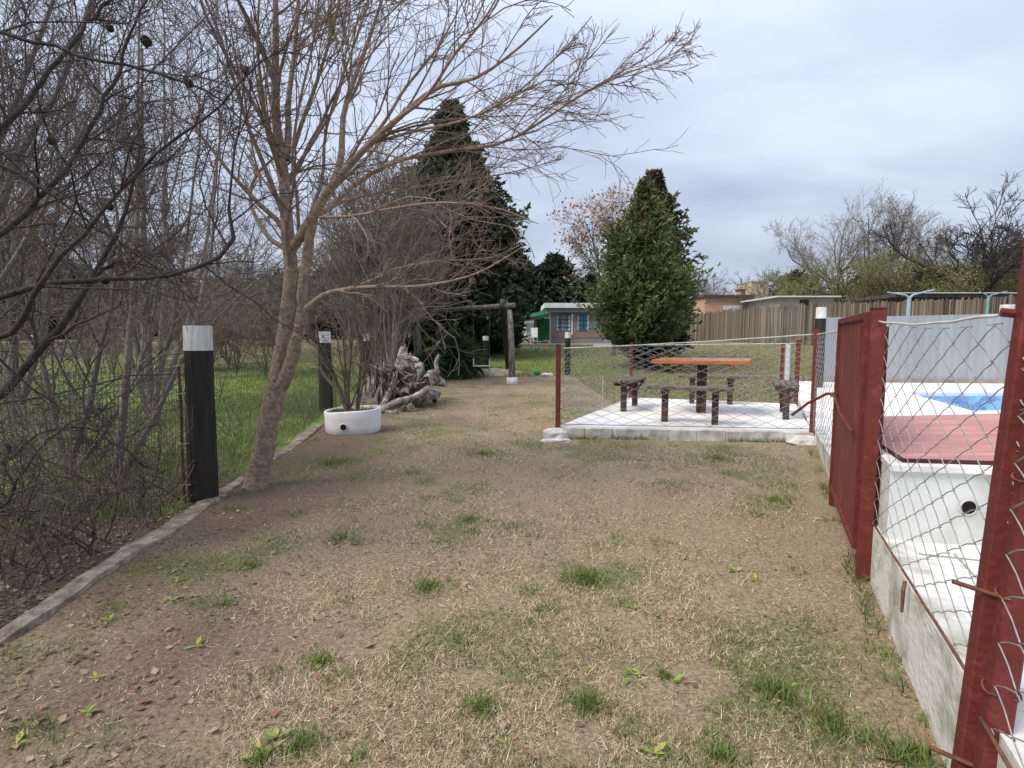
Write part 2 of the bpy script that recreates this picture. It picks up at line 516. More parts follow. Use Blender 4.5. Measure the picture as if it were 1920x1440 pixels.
POOL = [(6.05, 6.35), (13.5, 6.35), (13.5, 10.05), (7.45, 10.05), (6.5, 7.4)]
outer = [(fence_x(6.05) + .0, 6.052), (18, 6.052), (18, 12.9), (fence_x(12.9), 12.9)]
def deck_far():
    o3 = [Vector((float(p[0]), p[1], 0)) for p in outer]; h3 = [Vector((p[0], p[1], 0)) for p in POOL]
    tris = tessellate_polygon([o3, h3]); allv = o3 + h3
    m = MB()
    m.add([(p.x, p.y, ZS) for p in allv], [tuple(t) for t in tris])
    n = len(outer)
    m.add([(p.x, p.y, ZS) for p in o3] + [(p.x, p.y, -.2) for p in o3], [(i, (i + 1) % n, n + (i + 1) % n, n + i) for i in range(n)])
    o = m.build('pool_surround', M_white_conc)
    struct(o)
deck_far()
# coping and basin
mb = MB()
n = len(POOL)
ctr = Vector((sum(p[0] for p in POOL) / n, sum(p[1] for p in POOL) / n, 0))
inn = [Vector((p[0], p[1], 0)) for p in POOL]
outp = [ctr + (p - ctr) * 1.0 + (p - ctr).normalized() * .16 for p in inn]
vsx = [(p.x, p.y, ZS + .028) for p in outp] + [(p.x, p.y, ZS + .028) for p in inn] + [(p.x, p.y, ZS - .05) for p in inn] + [(p.x, p.y, ZS - .002) for p in outp]
mb.add(vsx, [(i, (i + 1) % n, n + (i + 1) % n, n + i) for i in range(n)] + [(n + i, n + (i + 1) % n, 2 * n + (i + 1) % n, 2 * n + i) for i in range(n)] + [(3 * n + i, 3 * n + (i + 1) % n, (i + 1) % n, i) for i in range(n)])
struct(mb.build('pool_coping', mat('coping_white', (.74, .74, .72), (.82, .82, .80), scale=4, rough=.6)))
def pool_mat():
    m = bpy.data.materials.new('blue_mosaic'); m.use_nodes = True
    n_, l = m.node_tree.nodes, m.node_tree.links
    b = n_['Principled BSDF']; b.inputs['Roughness'].default_value = .35
    t = n_.new('ShaderNodeTexCoord')
    v = n_.new('ShaderNodeTexVoronoi'); v.inputs['Scale'].default_value = 9
    l.new(t.outputs['Object'], v.inputs['Vector'])
    r = n_.new('ShaderNodeValToRGB')
    r.color_ramp.elements[0].position = .2; r.color_ramp.elements[0].color = (.03, .25, .66, 1)
    r.color_ramp.elements[1].position = .8; r.color_ramp.elements[1].color = (.70, .92, .98, 1)
    e = r.color_ramp.elements.new(.5); e.color = (.06, .50, .88, 1)
    sx = n_.new('ShaderNodeSeparateColor'); l.new(v.outputs['Color'], sx.inputs[0])
    l.new(sx.outputs[0], r.inputs[0]); l.new(r.outputs[0], b.inputs['Base Color'])
    return m
mb = MB()
mb.add([(p.x, p.y, ZS - .05) for p in inn] + [(p.x, p.y, -.75) for p in inn], [(i, n + i, n + (i + 1) % n, (i + 1) % n) for i in range(n)] + [tuple(range(n, 2 * n))])
struct(mb.build('pool_basin', pool_mat()))
def water_mat():
    m = bpy.data.materials.new('pool_water'); m.use_nodes = True
    n_, l = m.node_tree.nodes, m.node_tree.links; n_.clear()
    out = n_.new('ShaderNodeOutputMaterial')
    tr = n_.new('ShaderNodeBsdfTransparent'); tr.inputs[0].default_value = (.62, .90, .98, 1)
    gl = n_.new('ShaderNodeBsdfGlossy'); gl.inputs['Roughness'].default_value = .03
    fr = n_.new('ShaderNodeFresnel'); fr.inputs['IOR'].default_value = 1.33
    t = n_.new('ShaderNodeTexCoord'); nzn = n_.new('ShaderNodeTexNoise'); nzn.inputs['Scale'].default_value = 5.5; nzn.inputs['Detail'].default_value = 3
    bp = n_.new('ShaderNodeBump'); bp.inputs['Strength'].default_value = .6; bp.inputs['Distance'].default_value = .05
    l.new(t.outputs['Object'], nzn.inputs['Vector']); l.new(nzn.outputs[0], bp.inputs['Height'])
    l.new(bp.outputs[0], gl.inputs['Normal']); l.new(bp.outputs[0], fr.inputs['Normal'])
    mx = n_.new('ShaderNodeMixShader')
    ml = n_.new('ShaderNodeMath'); ml.operation = 'MULTIPLY'; ml.inputs[1].default_value = .75
    l.new(fr.outputs[0], ml.inputs[0])
    l.new(ml.outputs[0], mx.inputs[0]); l.new(tr.outputs[0], mx.inputs[1]); l.new(gl.outputs[0], mx.inputs[2]); l.new(mx.outputs[0], out.inputs[0])
    return m
mb = MB(); mb.add([(p.x, p.y, ZS - .035) for p in inn], [tuple(range(n))])
struct(mb.build('pool_water', water_mat()))

# low rendered wall that carries the pool fence
mb = MB()
K = 24
for i in range(K):
    y0 = YN0 + (YN1 - YN0) * i / K; y1 = YN0 + (YN1 - YN0) * (i + 1) / K
    poly = [(fence_x(y0) + .03, y0), (fence_x(y0) + .15, y0), (fence_x(y1) + .15, y1), (fence_x(y1) + .03, y1)]
    mb.prism(poly, -.15, [zd(y0), zd(y0), zd(y1), zd(y1)])
tag(mb.build('retaining_wall', M_mould), 'low mould-stained white rendered wall running along the pool fence', 'wall')

# ------------------------------------------------------------------ concrete kerb under the wire fence on the left
M_kerb = mat('kerb_concrete', (.15, .115, .085), (.42, .36, .29), scale=11, rough=.95, bump=.9, bscale=45, c3=(.30, .25, .20))
mb = MB()
yk = np.concatenate([np.arange(.3, 8, .13), np.arange(8, 20, .6)])
vv, ff = [], []
for i, y in enumerate(yk):
    xk = float(kerb_x(y)); wv = .052 + .016 * math.sin(y * 2.3) + .022 * random.random(); h = hz1(xk, y) + .014 + .010 * math.sin(y * 3.1) + .014 * random.random()
    zb = hz1(xk, y) - .08
    for (dx, z) in ((-wv - .03, zb), (-wv, h - .01), (-.02, h), (wv * .75, h - .006), (wv + .015, zb)): vv.append((xk + dx, y, z))
for i in range(len(yk) - 1):
    for j in range(4): ff.append((i * 5 + j, (i + 1) * 5 + j, (i + 1) * 5 + j + 1, i * 5 + j + 1))
mb.add(vv, ff); struct(mb.build('kerb', M_kerb))

# ------------------------------------------------------------------ red posts, chain-link, gate
M_red = mat('red_oxide_paint', (.105, .021, .017), (.190, .044, .038), scale=13, rough=.62, bump=.25, bscale=50, spec=.3, lo=.30, hi=.66, c3=(.142, .026, .022), detail=10)
M_red2 = mat('faded_red_paint', (.11, .018, .015), (.26, .075, .068), scale=5, rough=.6, bump=.12, stretch=(3, 3, .7), lo=.3, hi=.72, c3=(.165, .034, .030), detail=9)
M_wire = mat('galvanised_wire', (.22, .215, .21), (.38, .375, .37), scale=30, rough=.6, metallic=.25)
M_wire_d = mat('dull_wire', (.07, .06, .052), (.13, .115, .10), scale=20, rough=.6, metallic=.4)
M_rope = mat('pale_rail', (.46, .43, .37), (.62, .58, .52), scale=14, rough=.8)
M_rust = mat('rusty_iron', (.10, .045, .028), (.19, .085, .05), scale=25, rough=.85, bump=.2)

RZF = math.atan2(1.0, FXS) - math.pi / 2      # rotation of the pool fence line
def fp(y, z=0.0, off=0.0):
    """point on the pool fence line at depth y"""
    return Vector((float(fence_x(y)) + off * .9, y - off * .436, z))

def red_post(loc, h, w, label, group='red steel posts of the pool fence', rz=RZF, cap=True, lean=(0, 0)):
    t = thing('fence_post', loc, label, 'post', group, rz)
    m = MB(); m.box((lean[0] / 2, lean[1] / 2, h / 2 - .06), (w, w, h + .12), bevel=.004)
    o = link_mesh('tube', m.mesh('tube', M_red), None, t, False)
    m = MB(); m.box((0, 0, h + .003), (w + .006, w + .006, .006))
    link_mesh('end_cap', m.mesh('end_cap', M_red), None, t, False)
    return t

def zig_wire(L_pitch, H, nz_, r, phase):
    """one zigzag wire of a chain-link net, rising from z=0 to H"""
    pts, z = [], 0.0
    dz = H / nz_
    for i in range(nz_ + 1):
        s = 1 if (i + phase) % 2 else -1
        x = s * L_pitch * .52
        z = i * dz
        # the kink where it hooks the neighbour
        pts += [(x * .72, s * r * .3, z - dz * .13), (x, s * r * 1.1, z - dz * .02), (x * .80, -s * r * .4, z + dz * .10), (x * .02, 0, z + dz * .56)]
    return pts

def chain_link(name, A0, A1, z0, z1, label, pitch=.11, cell_h=.10, r=.0016, per_wire=False, k=4, group='chain-link nets of the pool fence', sag=.0, irregular=.006):
    """net from A0 to A1 (xy), bottom z0=(at A0, at A1), top z1=(at A0, at A1)"""
    A0, A1 = Vector((A0[0], A0[1], 0)), Vector((A1[0], A1[1], 0))
    d = A1 - A0; L = d.length; d.normalize(); nrm = Vector((-d.y, d.x, 0))
    t = thing(name, (A0.x, A0.y, 0), label, 'net', group)
    nw = max(2, int(round(L / pitch * 1.0))) ; half = L / nw
    H = (z1[0] - z0[0] + z1[1] - z0[1]) / 2
    nzc = max(2, int(round(H / (cell_h / 2))))
    base = np.array(zig_wire(half, 1.0, nzc, r / max(H, .1), 0)); 
    base2 = np.array(zig_wire(half, 1.0, nzc, r / max(H, .1), 1))
    Ps = []
    for i in range(nw):
        u = (i + .5) * half; f = u / L
        zb = z0[0] * (1 - f) + z0[1] * f; zt = z1[0] * (1 - f) + z1[1] * f - sag * math.sin(math.pi * f)
        b = base if i % 2 == 0 else base2
        ph = b.copy()
        zrel = np.clip(ph[:, 2], -.01, 1.0)
        wob = (vnoise(np.full(len(ph), i * .37), zrel * 5, 1, 5) - .5) * irregular * 4
        uu = u + ph[:, 0] + wob
        off = ph[:, 1] * H + (vnoise(np.full(len(ph), i * .2), zrel * 2.3, 1, 9) - .5) * irregular * 3
        P = np.stack([A0.x + d.x * uu + nrm.x * off, A0.y + d.y * uu + nrm.y * off, zb + (zt - zb) * zrel], 1)
        Ps.append(P)
    P = np.array(Ps); R = np.full(P.shape[:2], r)
    if per_wire:
        for i in range(len(P)):
            link_mesh('wire', tube_mesh('wire', P[i:i + 1], R[i:i + 1], k), M_wire, t)
    else:
        o = link_mesh('wire_net', tube_mesh('wire_net', P, R, k), M_wire, t); tag(o, kind='stuff')
    return t

def rail(name, a, b, r, m, parent, sag=0.0, n_=14, wob=.0):
    pts = []
    for i in range(n_ + 1):
        f = i / n_; p = Vector(a).lerp(Vector(b), f)
        p.z -= sag * math.sin(math.pi * f) - wob * random.uniform(-1, 1); p.x += wob * random.uniform(-1, 1)
        pts.append(p)
    mb_ = MB(); mb_.tube(pts, r, 6)
    return mb_.build(name, m, parent, True)

Y_NEAR, Y_NEAR2, Y_GATE, Y_GEND = 1.20, 1.132, 2.58, 3.72
pa = red_post(fp(Y_NEAR), 1.40, .052, 'nearest red steel post with rusty pins, at the right edge of the photo')
pa.rotation_euler = (0, math.radians(2.6), RZF)
pb = red_post(fp(Y_NEAR2, 0, .012), 1.385, .046, 'second red post standing right against the nearest one')
pb.rotation_euler = (0, math.radians(2.6), RZF)
for z in (.20, .62):
    m = MB(); m.tube([(-.085, -.03, z + .01), (.02, -.028, z - .008)], .0055, 6); link_mesh('iron_pin', m.mesh('iron_pin', M_rust), None, pa, False)
m = MB(); m.tube([(-.05, .02, 1.255), (.0, .02, 1.25), (.05, .02, 1.25)], .010, 8); link_mesh('pipe_stub', m.mesh('pipe_stub', M_red), None, pa, False)
for z in (.14, .42, .64, .9):
    m = MB(); pts = [(math.cos(a) * .033, math.sin(a) * .033, z + .004 * math.sin(3 * a)) for a in np.linspace(-1.2, 4.2, 14)]
    m.tube(pts, .0022, 5); link_mesh('tie_wire', m.mesh('tie_wire', M_rust), None, pb, False)
pg = red_post(fp(Y_GATE), 1.335, .060, 'red gate post at the hinge side of the red sheet gate')
m = MB(); m.box((.036, .008, .60), (.022, .006, 1.3)); link_mesh('angle_flange', m.mesh('angle_flange', M_red), None, pg, False)
for z in (.28, 1.05):
    m = MB(); m.lathe((-.0, .035, z), [(.011, -.05), (.011, .05)], 8); link_mesh('hinge', m.mesh('hinge', M_rust), None, pg, False)
pe = red_post(fp(6.05, 0), 1.30, .055, 'red post at the front right corner of the patio')
red_post((FL.x, FL.y, .02), 1.09, .055, 'red post on the concrete footing at the front left patio corner', rz=-.2)
red_post((BL.x, BL.y, .02), 1.08, .055, 'red post at the back left corner of the patio', rz=-.2)
red_post((BR.x, BR.y, .02), 1.13, .055, 'red post at the back right corner of the patio', rz=-.2)
q9 = A(1468, 650, 9.6); red_post((q9.x, q9.y, .02), 1.06, .05, 'thin red post behind the right-hand bench, left of the grey pole', rz=-.2)
q9 = A(1478, 650, 9.5)
t = thing('fence_pole', (q9.x, q9.y, .02), 'pale grey pole between two red posts behind the right-hand bench', 'post')
m = MB(); m.lathe((0, 0, 0), [(.04, -.1), (.04, 1.04), (.03, 1.05)], 10); link_mesh('pole', m.mesh('pole', mat('grey_blue_pole', (.42, .47, .48), (.5, .55, .56), rough=.6)), None, t, False)

# nets
zt = 1.245
net = chain_link('chain_link_net', fp(Y_GATE - .05, 0, .02), fp(Y_NEAR - .05, 0, .035), (zd(Y_GATE) + .03, zd(Y_NEAR) + .03), (zt + .02, zt - .01), 'nearest chain-link net between the gate post and the nearest red post', pitch=.105, cell_h=.098, r=.0016, per_wire=True, k=5, sag=.02, irregular=.0035)
rail('top_rail', fp(Y_GATE - .03, zt + .03), fp(Y_NEAR + .02, zt + .005), .0042, M_rope, net, sag=.018, wob=.002)
rail('bottom_rod', fp(Y_GATE - .03, zd(Y_GATE) + .012, .03), fp(Y_NEAR, zd(Y_NEAR) + .012, .03), .005, M_rust, net, wob=.001)
m = MB(); a = fp(1.86, zd(1.86) + .02, .01); m.tube([a, a + Vector((-.012, -.01, -.03)), a + Vector((-.014, -.012, -.11))], [.006, .007, .005], 6)
m.build('bent_hook', M_rust, net)
net2 = chain_link('chain_link_net', fp(Y_NEAR2 - .03, 0, .01), fp(.25, 0, .01), (zd(1.1) + .01, zd(.25) + .01), (zt - .01, zt), 'chain-link net beyond the nearest posts at the right edge', pitch=.105, cell_h=.098, r=.0016, per_wire=True, k=5, irregular=.0035)
rail('bottom_rod', fp(Y_NEAR2, zd(1.1) + .01), fp(.25, zd(.25) + .01), .005, M_rust, net2)
net3 = chain_link('chain_link_net', fp(6.0), fp(Y_GEND + .08), (ZS + .03, zd(Y_GEND) + .02), (1.22, 1.24), 'narrow oblique strip of chain-link between the patio corner and the gate', r=.0018)
rail('top_rail', fp(6.0, 1.23), fp(Y_GEND + .05, 1.25), .006, M_rope, net3)
fo = nF * .0
net4 = chain_link('chain_link_net', FL + Vector((.03, 0, 0)), FR, (ZS + .03, ZS + .03), (1.06, 1.22), 'front chain-link net of the patio facing the yard', r=.0024, pitch=.125)
rail('top_rail', (FL.x, FL.y, 1.065), (FR.x, FR.y, 1.235), .007, M_rope, net4, sag=.015, wob=.002)
rail('bottom_wire', (FL.x, FL.y, ZS + .025), (FR.x, FR.y, ZS + .02), .004, M_wire_d, net4)
net5 = chain_link('chain_link_net', FL, BL, (ZS, ZS), (1.06, 1.05), 'left side chain-link net of the patio', r=.0022, pitch=.085, cell_h=.08)
rail('top_rail', (FL.x, FL.y, 1.065), (BL.x, BL.y, 1.055), .007, M_rope, net5, wob=.002)
m = MB(); mid = FL.lerp(BL, .52); m.tube([(mid.x, mid.y, 0), (mid.x, mid.y, .62)], .007, 6); m.build('prop_rod', M_rope, net5)
net6 = chain_link('chain_link_net', BL, BR, (ZS, ZS), (1.05, 1.09), 'back chain-link net of the patio behind the table', r=.0022, pitch=.12)
rail('top_rail', (BL.x, BL.y, 1.055), (BR.x, BR.y, 1.10), .007, M_rope, net6, wob=.002)

# gate
gate = thing('sheet_gate', fp(Y_GATE + .05), 'red solid sheet-metal gate with angled latch rod, standing open in the fence', 'gate', rz=RZF)
GW = (fp(Y_GEND) - fp(Y_GATE + .05)).length
def gpart(name, c, size, m_, bevel=.0, off=-.03):
    m = MB(); m.box((c[0] + off, c[1], c[2]), size, bevel=bevel); return link_mesh(name, m.mesh(name, m_), None, gate, False)
gz0, gz1 = .12, 1.325
gpart('frame_bar', (0, .02, (gz0 + gz1) / 2), (.035, .035, gz1 - gz0), M_red, .003)
gpart('frame_bar', (0, GW - .02, (gz0 + gz1) / 2), (.035, .035, gz1 - gz0), M_red, .003)
gpart('frame_bar', (0, GW / 2, gz1 - .018), (.034, GW - .074, .034), M_red, .003)
gpart('frame_bar', (0, GW / 2, gz0 + .018), (.034, GW - .074, .034), M_red, .003)
npan = 5; pw = (GW - .07) / npan
for i in range(npan):
    m = MB(); yc = .035 + pw * (i + .5)
    for q, (dy, dx) in enumerate(((-.5, .006), (-.30, -.006), (.30, -.006), (.5, .006))): pass
    prof = [(-.5, .004), (-.48, .004), (-.46, -.003), (.46, -.003), (.48, .004), (.497, .004)]
    vs_, fs = [], []
    for (dy, dx) in prof:
        for z in (gz0 + .036, gz1 - .036): vs_.append((-.03 + dx, yc + dy * pw, z))
    for j in range(len(prof) - 1): fs.append((2 * j, 2 * j + 2, 2 * j + 3, 2 * j + 1))
    m.add(vs_, fs); link_mesh('panel', m.mesh('panel', M_red2), None, gate, False)
gpart('drop_leg', (0, GW - .02, .04), (.03, .03, .16), M_red)
gpart('hinge_plate', (0, .045, 1.20), (.012, .05, .14), M_red, off=-.052)
m = MB(); m.tube([(-.055, GW * .12, .70), (-.06, GW * .55, .735), (-.05, GW * .95, .80)], .010, 7); link_mesh('latch_rod', m.mesh('latch_rod', M_red), None, gate, False)
m = MB(); m.tube([(-.05, GW * .93, .81), (-.09, GW + .0, .80), (-.20, GW + .06, .72), (-.30, GW + .10, .62)], .010, 7); link_mesh('latch_handle', m.mesh('latch_handle', M_red), None, gate, False)
m = MB(); m.lathe((-.055, GW * .93, .80), [(.022, -.012), (.022, .012)], 10); link_mesh('latch_ring', m.mesh('latch_ring', M_rust), None, gate, False)

# ------------------------------------------------------------------ pump box with red lid, drain holes, mesh of the pool
ZB = .60
bx = [G(1634, 882, ZB), G(1960, 892, ZB), G(1960, 774, ZB), G(1640, 782, ZB)]
bx[0] = Vector((float(fence_x(bx[0].y)) + .055, bx[0].y, ZB)); bx[3] = Vector((float(fence_x(bx[3].y)) + .055, bx[3].y, ZB))
pump = thing('pump_box', (bx[0].x, bx[0].y, zd(bx[0].y)), 'white rendered pump box with dark pipe hole beside the pool', 'box')
mb = MB(); mb.prism([(p.x, p.y) for p in bx], [zd(p.y) - .1 for p in bx], ZB); mb.build('body', mat('grey_white_render', (.40, .41, .37), (.66, .665, .64), scale=3.2, rough=.88, bump=.15, bscale=40, c3=(.60, .605, .58), lo=.28, hi=.56, detail=8), pump)
mb = MB(); e = .02
mb.prism([(p.x, p.y) for p in [bx[0] + Vector((-.015, -e, 0)), bx[1] + Vector((0, -e, 0)), bx[2], bx[3] + Vector((-.015, 0, 0))]], ZB + .0015, ZB + .028); mb.build('rim', M_white_conc, pump)
ZL = ZB + .03
lid_px = [(1692, 866), (1960, 874), (1960, 776), (1648, 784), (1640, 832)]
lp = [G(x, y, ZL) for x, y in lid_px]
lp = [Vector((max(p.x, float(fence_x(p.y)) + .075), p.y, p.z)) for p in lp]
lid = thing('box_lid', (lp[0].x, lp[0].y, ZL), 'flat faded red lid lying on the white pump box', 'lid')
M_lid = mat('faded_red_board', (.34, .16, .145), (.54, .31, .29), scale=5, rough=.8, bump=.1, stretch=(.5, 3, 1), lo=.3, hi=.7, c3=(.47, .235, .215), detail=9)
mb = MB(); mb.prism([(p.x, p.y) for p in lp], ZL, ZL + .012); mb.build('board', M_lid, lid)
M_edge = mat('dark_red_edge', (.045, .012, .012), (.07, .02, .02), rough=.6)
for i in (0, 4):
    a, b = lp[i], lp[(i + 1) % 5]
    mb = MB(); mb.bar(a + Vector((0, -.004, .004)), b + Vector((0, -.004, .004)), .008, .026); mb.build('edge_strip', M_edge, lid)
def drain(c, axis, r, parent, nm='pipe_hole'):
    axis = Vector(axis).normalized(); m = MB()
    u = axis.orthogonal().normalized(); w = axis.cross(u); k = 18; vs_ = []
    for rr, dd in ((r * 1.25, .001), (r, .007), (r * .92, .006), (r * .9, -.0)): 
        vs_ += [c + axis * dd + (u * math.cos(2 * math.pi * i / k) + w * math.sin(2 * math.pi * i / k)) * rr for i in range(k)]
    m.add(vs_, [(j * k + i, j * k + (i + 1) % k, (j + 1) * k + (i + 1) % k, (j + 1) * k + i) for j in range(3) for i in range(k)])
    m.build(nm + '_rim', M_conc, parent)
    m = MB(); m.add([c + axis * .004 + (u * math.cos(2 * math.pi * i / k) + w * math.sin(2 * math.pi * i / k)) * r * .93 for i in range(k)], [tuple(range(k))])
    return m.build(nm, mat('black_pipe_bore', (.006, .006, .007), rough=.9), parent)
d01 = (bx[1] - bx[0]).normalized(); nb = Vector((d01.y, -d01.x, 0))
# where the sight line to the hole meets the front face
rd = ray(1815, 951); cpos = Vector((0, 0, CAM_H)); tt = (bx[0] - cpos).dot(nb) / rd.dot(nb); drain(cpos + rd * tt + nb * .001, nb, .033, pump)
hp = G(1888, 1372, zd(1.2)); hole = thing('floor_drain', (hp.x, hp.y, zd(hp.y) - .012), 'small round drain hole in the deck by the nearest posts', 'drain')
drain(Vector((hp.x, hp.y, zd(hp.y) - .011)), (0, 0, 1), .014, hole)

# ------------------------------------------------------------------ grey sheet screen behind the pool
gA, gB = A(1534, 700, 12.75), A(1990, 700, 12.2)
scr = thing('sheet_screen', (gA.x, gA.y, ZS), 'long grey sheet-metal screen standing behind the pool', 'screen')
dG = (gB - gA); LG = Vector((dG.x, dG.y, 0)).length; dG = Vector((dG.x, dG.y, 0)).normalized(); nG = Vector((dG.y, -dG.x, 0))
M_grey = [mat('grey_sheet_%d' % i, (.27 + .012 * i, .292 + .012 * i, .312 + .012 * i), (.32 + .012 * i, .342 + .012 * i, .362 + .012 * i), scale=1.3, rough=.55, stretch=(2, 2, .4), bump=.03) for i in range(3)]
npn = 8; wpn = LG / npn
for i in range(npn):
    m = MB(); vs_, fs = [], []
    ns = 16
    ztop = 1.66 + .10 * (i / npn)
    for j in range(ns + 1):
        u = wpn * (i + j / ns * .997); o_ = .0025 * (1 if (j // 2) % 2 else -1)
        p = Vector((gA.x, gA.y, 0)) + dG * u + nG * o_
        vs_ += [(p.x, p.y, ZS + .05), (p.x, p.y, ztop + .01 * (j / ns))]
    for j in range(ns): fs.append((2 * j, 2 * j + 2, 2 * j + 3, 2 * j + 1))
    m.add(vs_, fs); m.build('panel', M_grey[i % 3], scr)
m = MB(); a = Vector((gA.x, gA.y, ZS + .03)) + nG * .03; m.bar(a, a + dG * LG, .05, .09); m.build('base_rail', mat('weathered_plank', (.20, .17, .14), (.33, .29, .24), scale=4, rough=.9), scr)
for i in range(npn + 1):
    m = MB(); p = Vector((gA.x, gA.y, 0)) + dG * min(wpn * i, LG - .05) - nG * .05; m.box((p.x, p.y, .85), (.06, .06, 1.5)); m.build('post', M_grey[0], scr)

# ------------------------------------------------------------------ table and benches
M_wood_d = mat('dark_stained_wood', (.030, .018, .013), (.075, .045, .034), scale=9, rough=.75, bump=.25, stretch=(1, 1, .25))
M_slat = mat('weathered_slat_top', (.07, .050, .040), (.20, .165, .135), scale=7, rough=.85, bump=.3, stretch=(6, .6, 6))
M_orange = mat('varnished_orange_wood', (.34, .095, .022), (.47, .155, .045), scale=5, rough=.35, bump=.05, stretch=(.5, 5, 4), spec=.5)
tcn = G(1314, 773, ZS); ang = math.radians(-17)
tab = thing('patio_table', (tcn.x, tcn.y, ZS), 'orange varnished wooden table on a single dark post, on the patio', 'table', rz=ang)
m = MB(); m.box((0, 0, .335), (.13, .13, .67), bevel=.008); link_mesh('post', m.mesh('post', M_wood_d), None, tab, False)
TW, TD = 1.24, .95
for i in range(5):
    m = MB(); wy = TD / 5; m.box((.0 + .10 * (i - 2) / 2 * .6, -TD / 2 + wy * (i + .5), .735), (TW, wy - .004, .05), bevel=.004); link_mesh('top_plank', m.mesh('top_plank', M_orange), None, tab, False)
for sx in (-1, 1):
    m = MB(); m.box((sx * .35, 0, .692), (.07, TD * .84, .035)); link_mesh('batten', m.mesh('batten', M_orange), None, tab, False)

def bench(legpx, length, label, nsl=4, width=.30, hgt=.46):
    a, b = G(*legpx[0], ZS), G(*legpx[1], ZS)
    c = (a + b) / 2; d = b - a; rz = math.atan2(d.y, d.x); gap = d.length
    t = thing('bench', (c.x, c.y, ZS), label, 'bench', 'slatted benches round the patio table', rz)
    for sx in (-1, 1):
        m = MB(); m.box((sx * gap / 2, 0, hgt / 2 - .045), (.075, .075, hgt - .09), bevel=.005); link_mesh('leg', m.mesh('leg', M_wood_d), None, t, False)
        m = MB(); m.box((sx * gap / 2, 0, hgt - .0675), (.07, width - .02, .05), bevel=.004); link_mesh('cross_beam', m.mesh('cross_beam', M_wood_d), None, t, False)
        m = MB(); m.bar((sx * gap / 2, -.03, hgt - .20), (sx * gap / 2, -.11, hgt - .095), .03, .03); link_mesh('brace', m.mesh('brace', M_wood_d), None, t, False)
    ws = width / nsl
    for i in range(nsl):
        m = MB(); m.box((.006 * (i % 2), -width / 2 + ws * (i + .5), hgt - .022), (length, ws - .014, .04), bevel=.004); link_mesh('slat', m.mesh('slat', M_slat), None, t, False)
    return t
bench(((1246, 790), (1340, 796)), 1.0, 'front slatted bench of the patio, nearest the yard')
bench(((1297, 756), (1368, 758)), 1.02, 'back slatted bench behind the orange table')
bench(((1169, 771), (1190, 761)), .95, 'left-hand slatted bench of the patio beside the side net')
bench(((1473, 786), (1467, 772)), .80, 'right-hand slatted bench seen end-on by the red posts')

# concrete lumps at the patio corners
M_lump = mat('broken_concrete', (.36, .33, .29), (.68, .66, .63), scale=8, rough=.95, bump=.5, bscale=30)
def lump(loc, size, label, name='concrete_footing', seed=0, m_=None):
    t = MB(); r = random.Random(seed)
    prof = [(.55, 0), (.95, .12), (1.0, .45), (.9, .8), (.55, 1.0)]
    k = 11
    vs_ = []
    for rr, z in prof:
        for i in range(k):
            a = 2 * math.pi * i / k; q = rr * (1 + r.uniform(-.16, .16)) / max(abs(math.cos(a)), abs(math.sin(a))) ** .55
            vs_.append((loc[0] + q * math.cos(a) * size[0] / 2, loc[1] + q * math.sin(a) * size[1] / 2, loc[2] - .03 + (z + r.uniform(-.05, .05)) * size[2]))
    t.add(vs_, [(j * k + i, j * k + (i + 1) % k, (j + 1) * k + (i + 1) % k, (j + 1) * k + i) for j in range(4) for i in range(k)] + [tuple(range(k - 1, -1, -1)), tuple(4 * k + i for i in range(k))])
    o = t.build(name, m_ or M_lump); return tag(o, label, 'concrete')
lump((FL.x - .04, FL.y - .10, 0), (.32, .26, .14), 'whitish concrete footing under the front left patio post', seed=1)
lump((FL.x - .05, FL.y - .22, 0), (.34, .16, .055), 'flat broken concrete piece at the foot of the front left footing', seed=2)
lump((FR.x - .13, FR.y - .15, 0), (.42, .30, .12), 'rough concrete lump at the front right patio corner', seed=3)

# ------------------------------------------------------------------ black posts with white tops
M_tar = mat('tarred_post', (.010, .009, .008), (.030, .026, .023), scale=7, rough=.65, bump=.3, stretch=(3, 3, .4), spec=.35)
M_cap = mat('white_limewash', (.50, .50, .49), (.78, .78, .76), scale=9, rough=.85, bump=.15, stretch=(4, 4, .6))
def bw_post(x, y, h, r, label, capf=.14, lean=(0, 0), z0=None):
    z0 = hz1(x, y) if z0 is None else z0
    t = thing('painted_post', (x, y, z0), label, 'post', 'black wooden posts with white tops')
    def body(za, zb, extra, seed, name, mm, top):
        m = MB(); k = 16; rs = random.Random(seed); rad = [1 + rs.uniform(-.05, .05) for _ in range(k)]
        zs = np.linspace(za, zb, 7); vs_ = []
        for zz_ in zs:
            f = zz_ / h
            for i in range(k):
                a = 2 * math.pi * i / k; rr = (r * (1.06 - .10 * f) + extra) * rad[i]
                vs_.append((rr * math.cos(a) + lean[0] * f, rr * math.sin(a) + lean[1] * f, zz_))
        m.add(vs_, [(j * k + i, j * k + (i + 1) % k, (j + 1) * k + (i + 1) % k, (j + 1) * k + i) for j in range(6) for i in range(k)])
        if top: m.add([vs_[6 * k + i] for i in range(k)], [tuple(range(k))])
        return link_mesh(name, m.mesh(name, mm, False), None, t, False)
    body(-.12, h * (1 - capf) + .0, 0, int(x * 100), 'shaft', M_tar, False)
    body(h * (1 - capf) + .0005, h, .0025, int(x * 100), 'white_top', M_cap, True)
    return t
p1 = G(382, 938, 0)
post1 = bw_post(p1.x, p1.y, 1.27, .092, 'nearest black post with white top, iron rod at its left side', lean=(.02, 0))
m = MB(); m.tube([(-.105, -.06, -.02), (-.108, -.05, .4), (-.10, -.05, .8), (-.10, -.05, .98)], .011, 7); link_mesh('iron_rod', m.mesh('iron_rod', M_rust), None, post1, False)
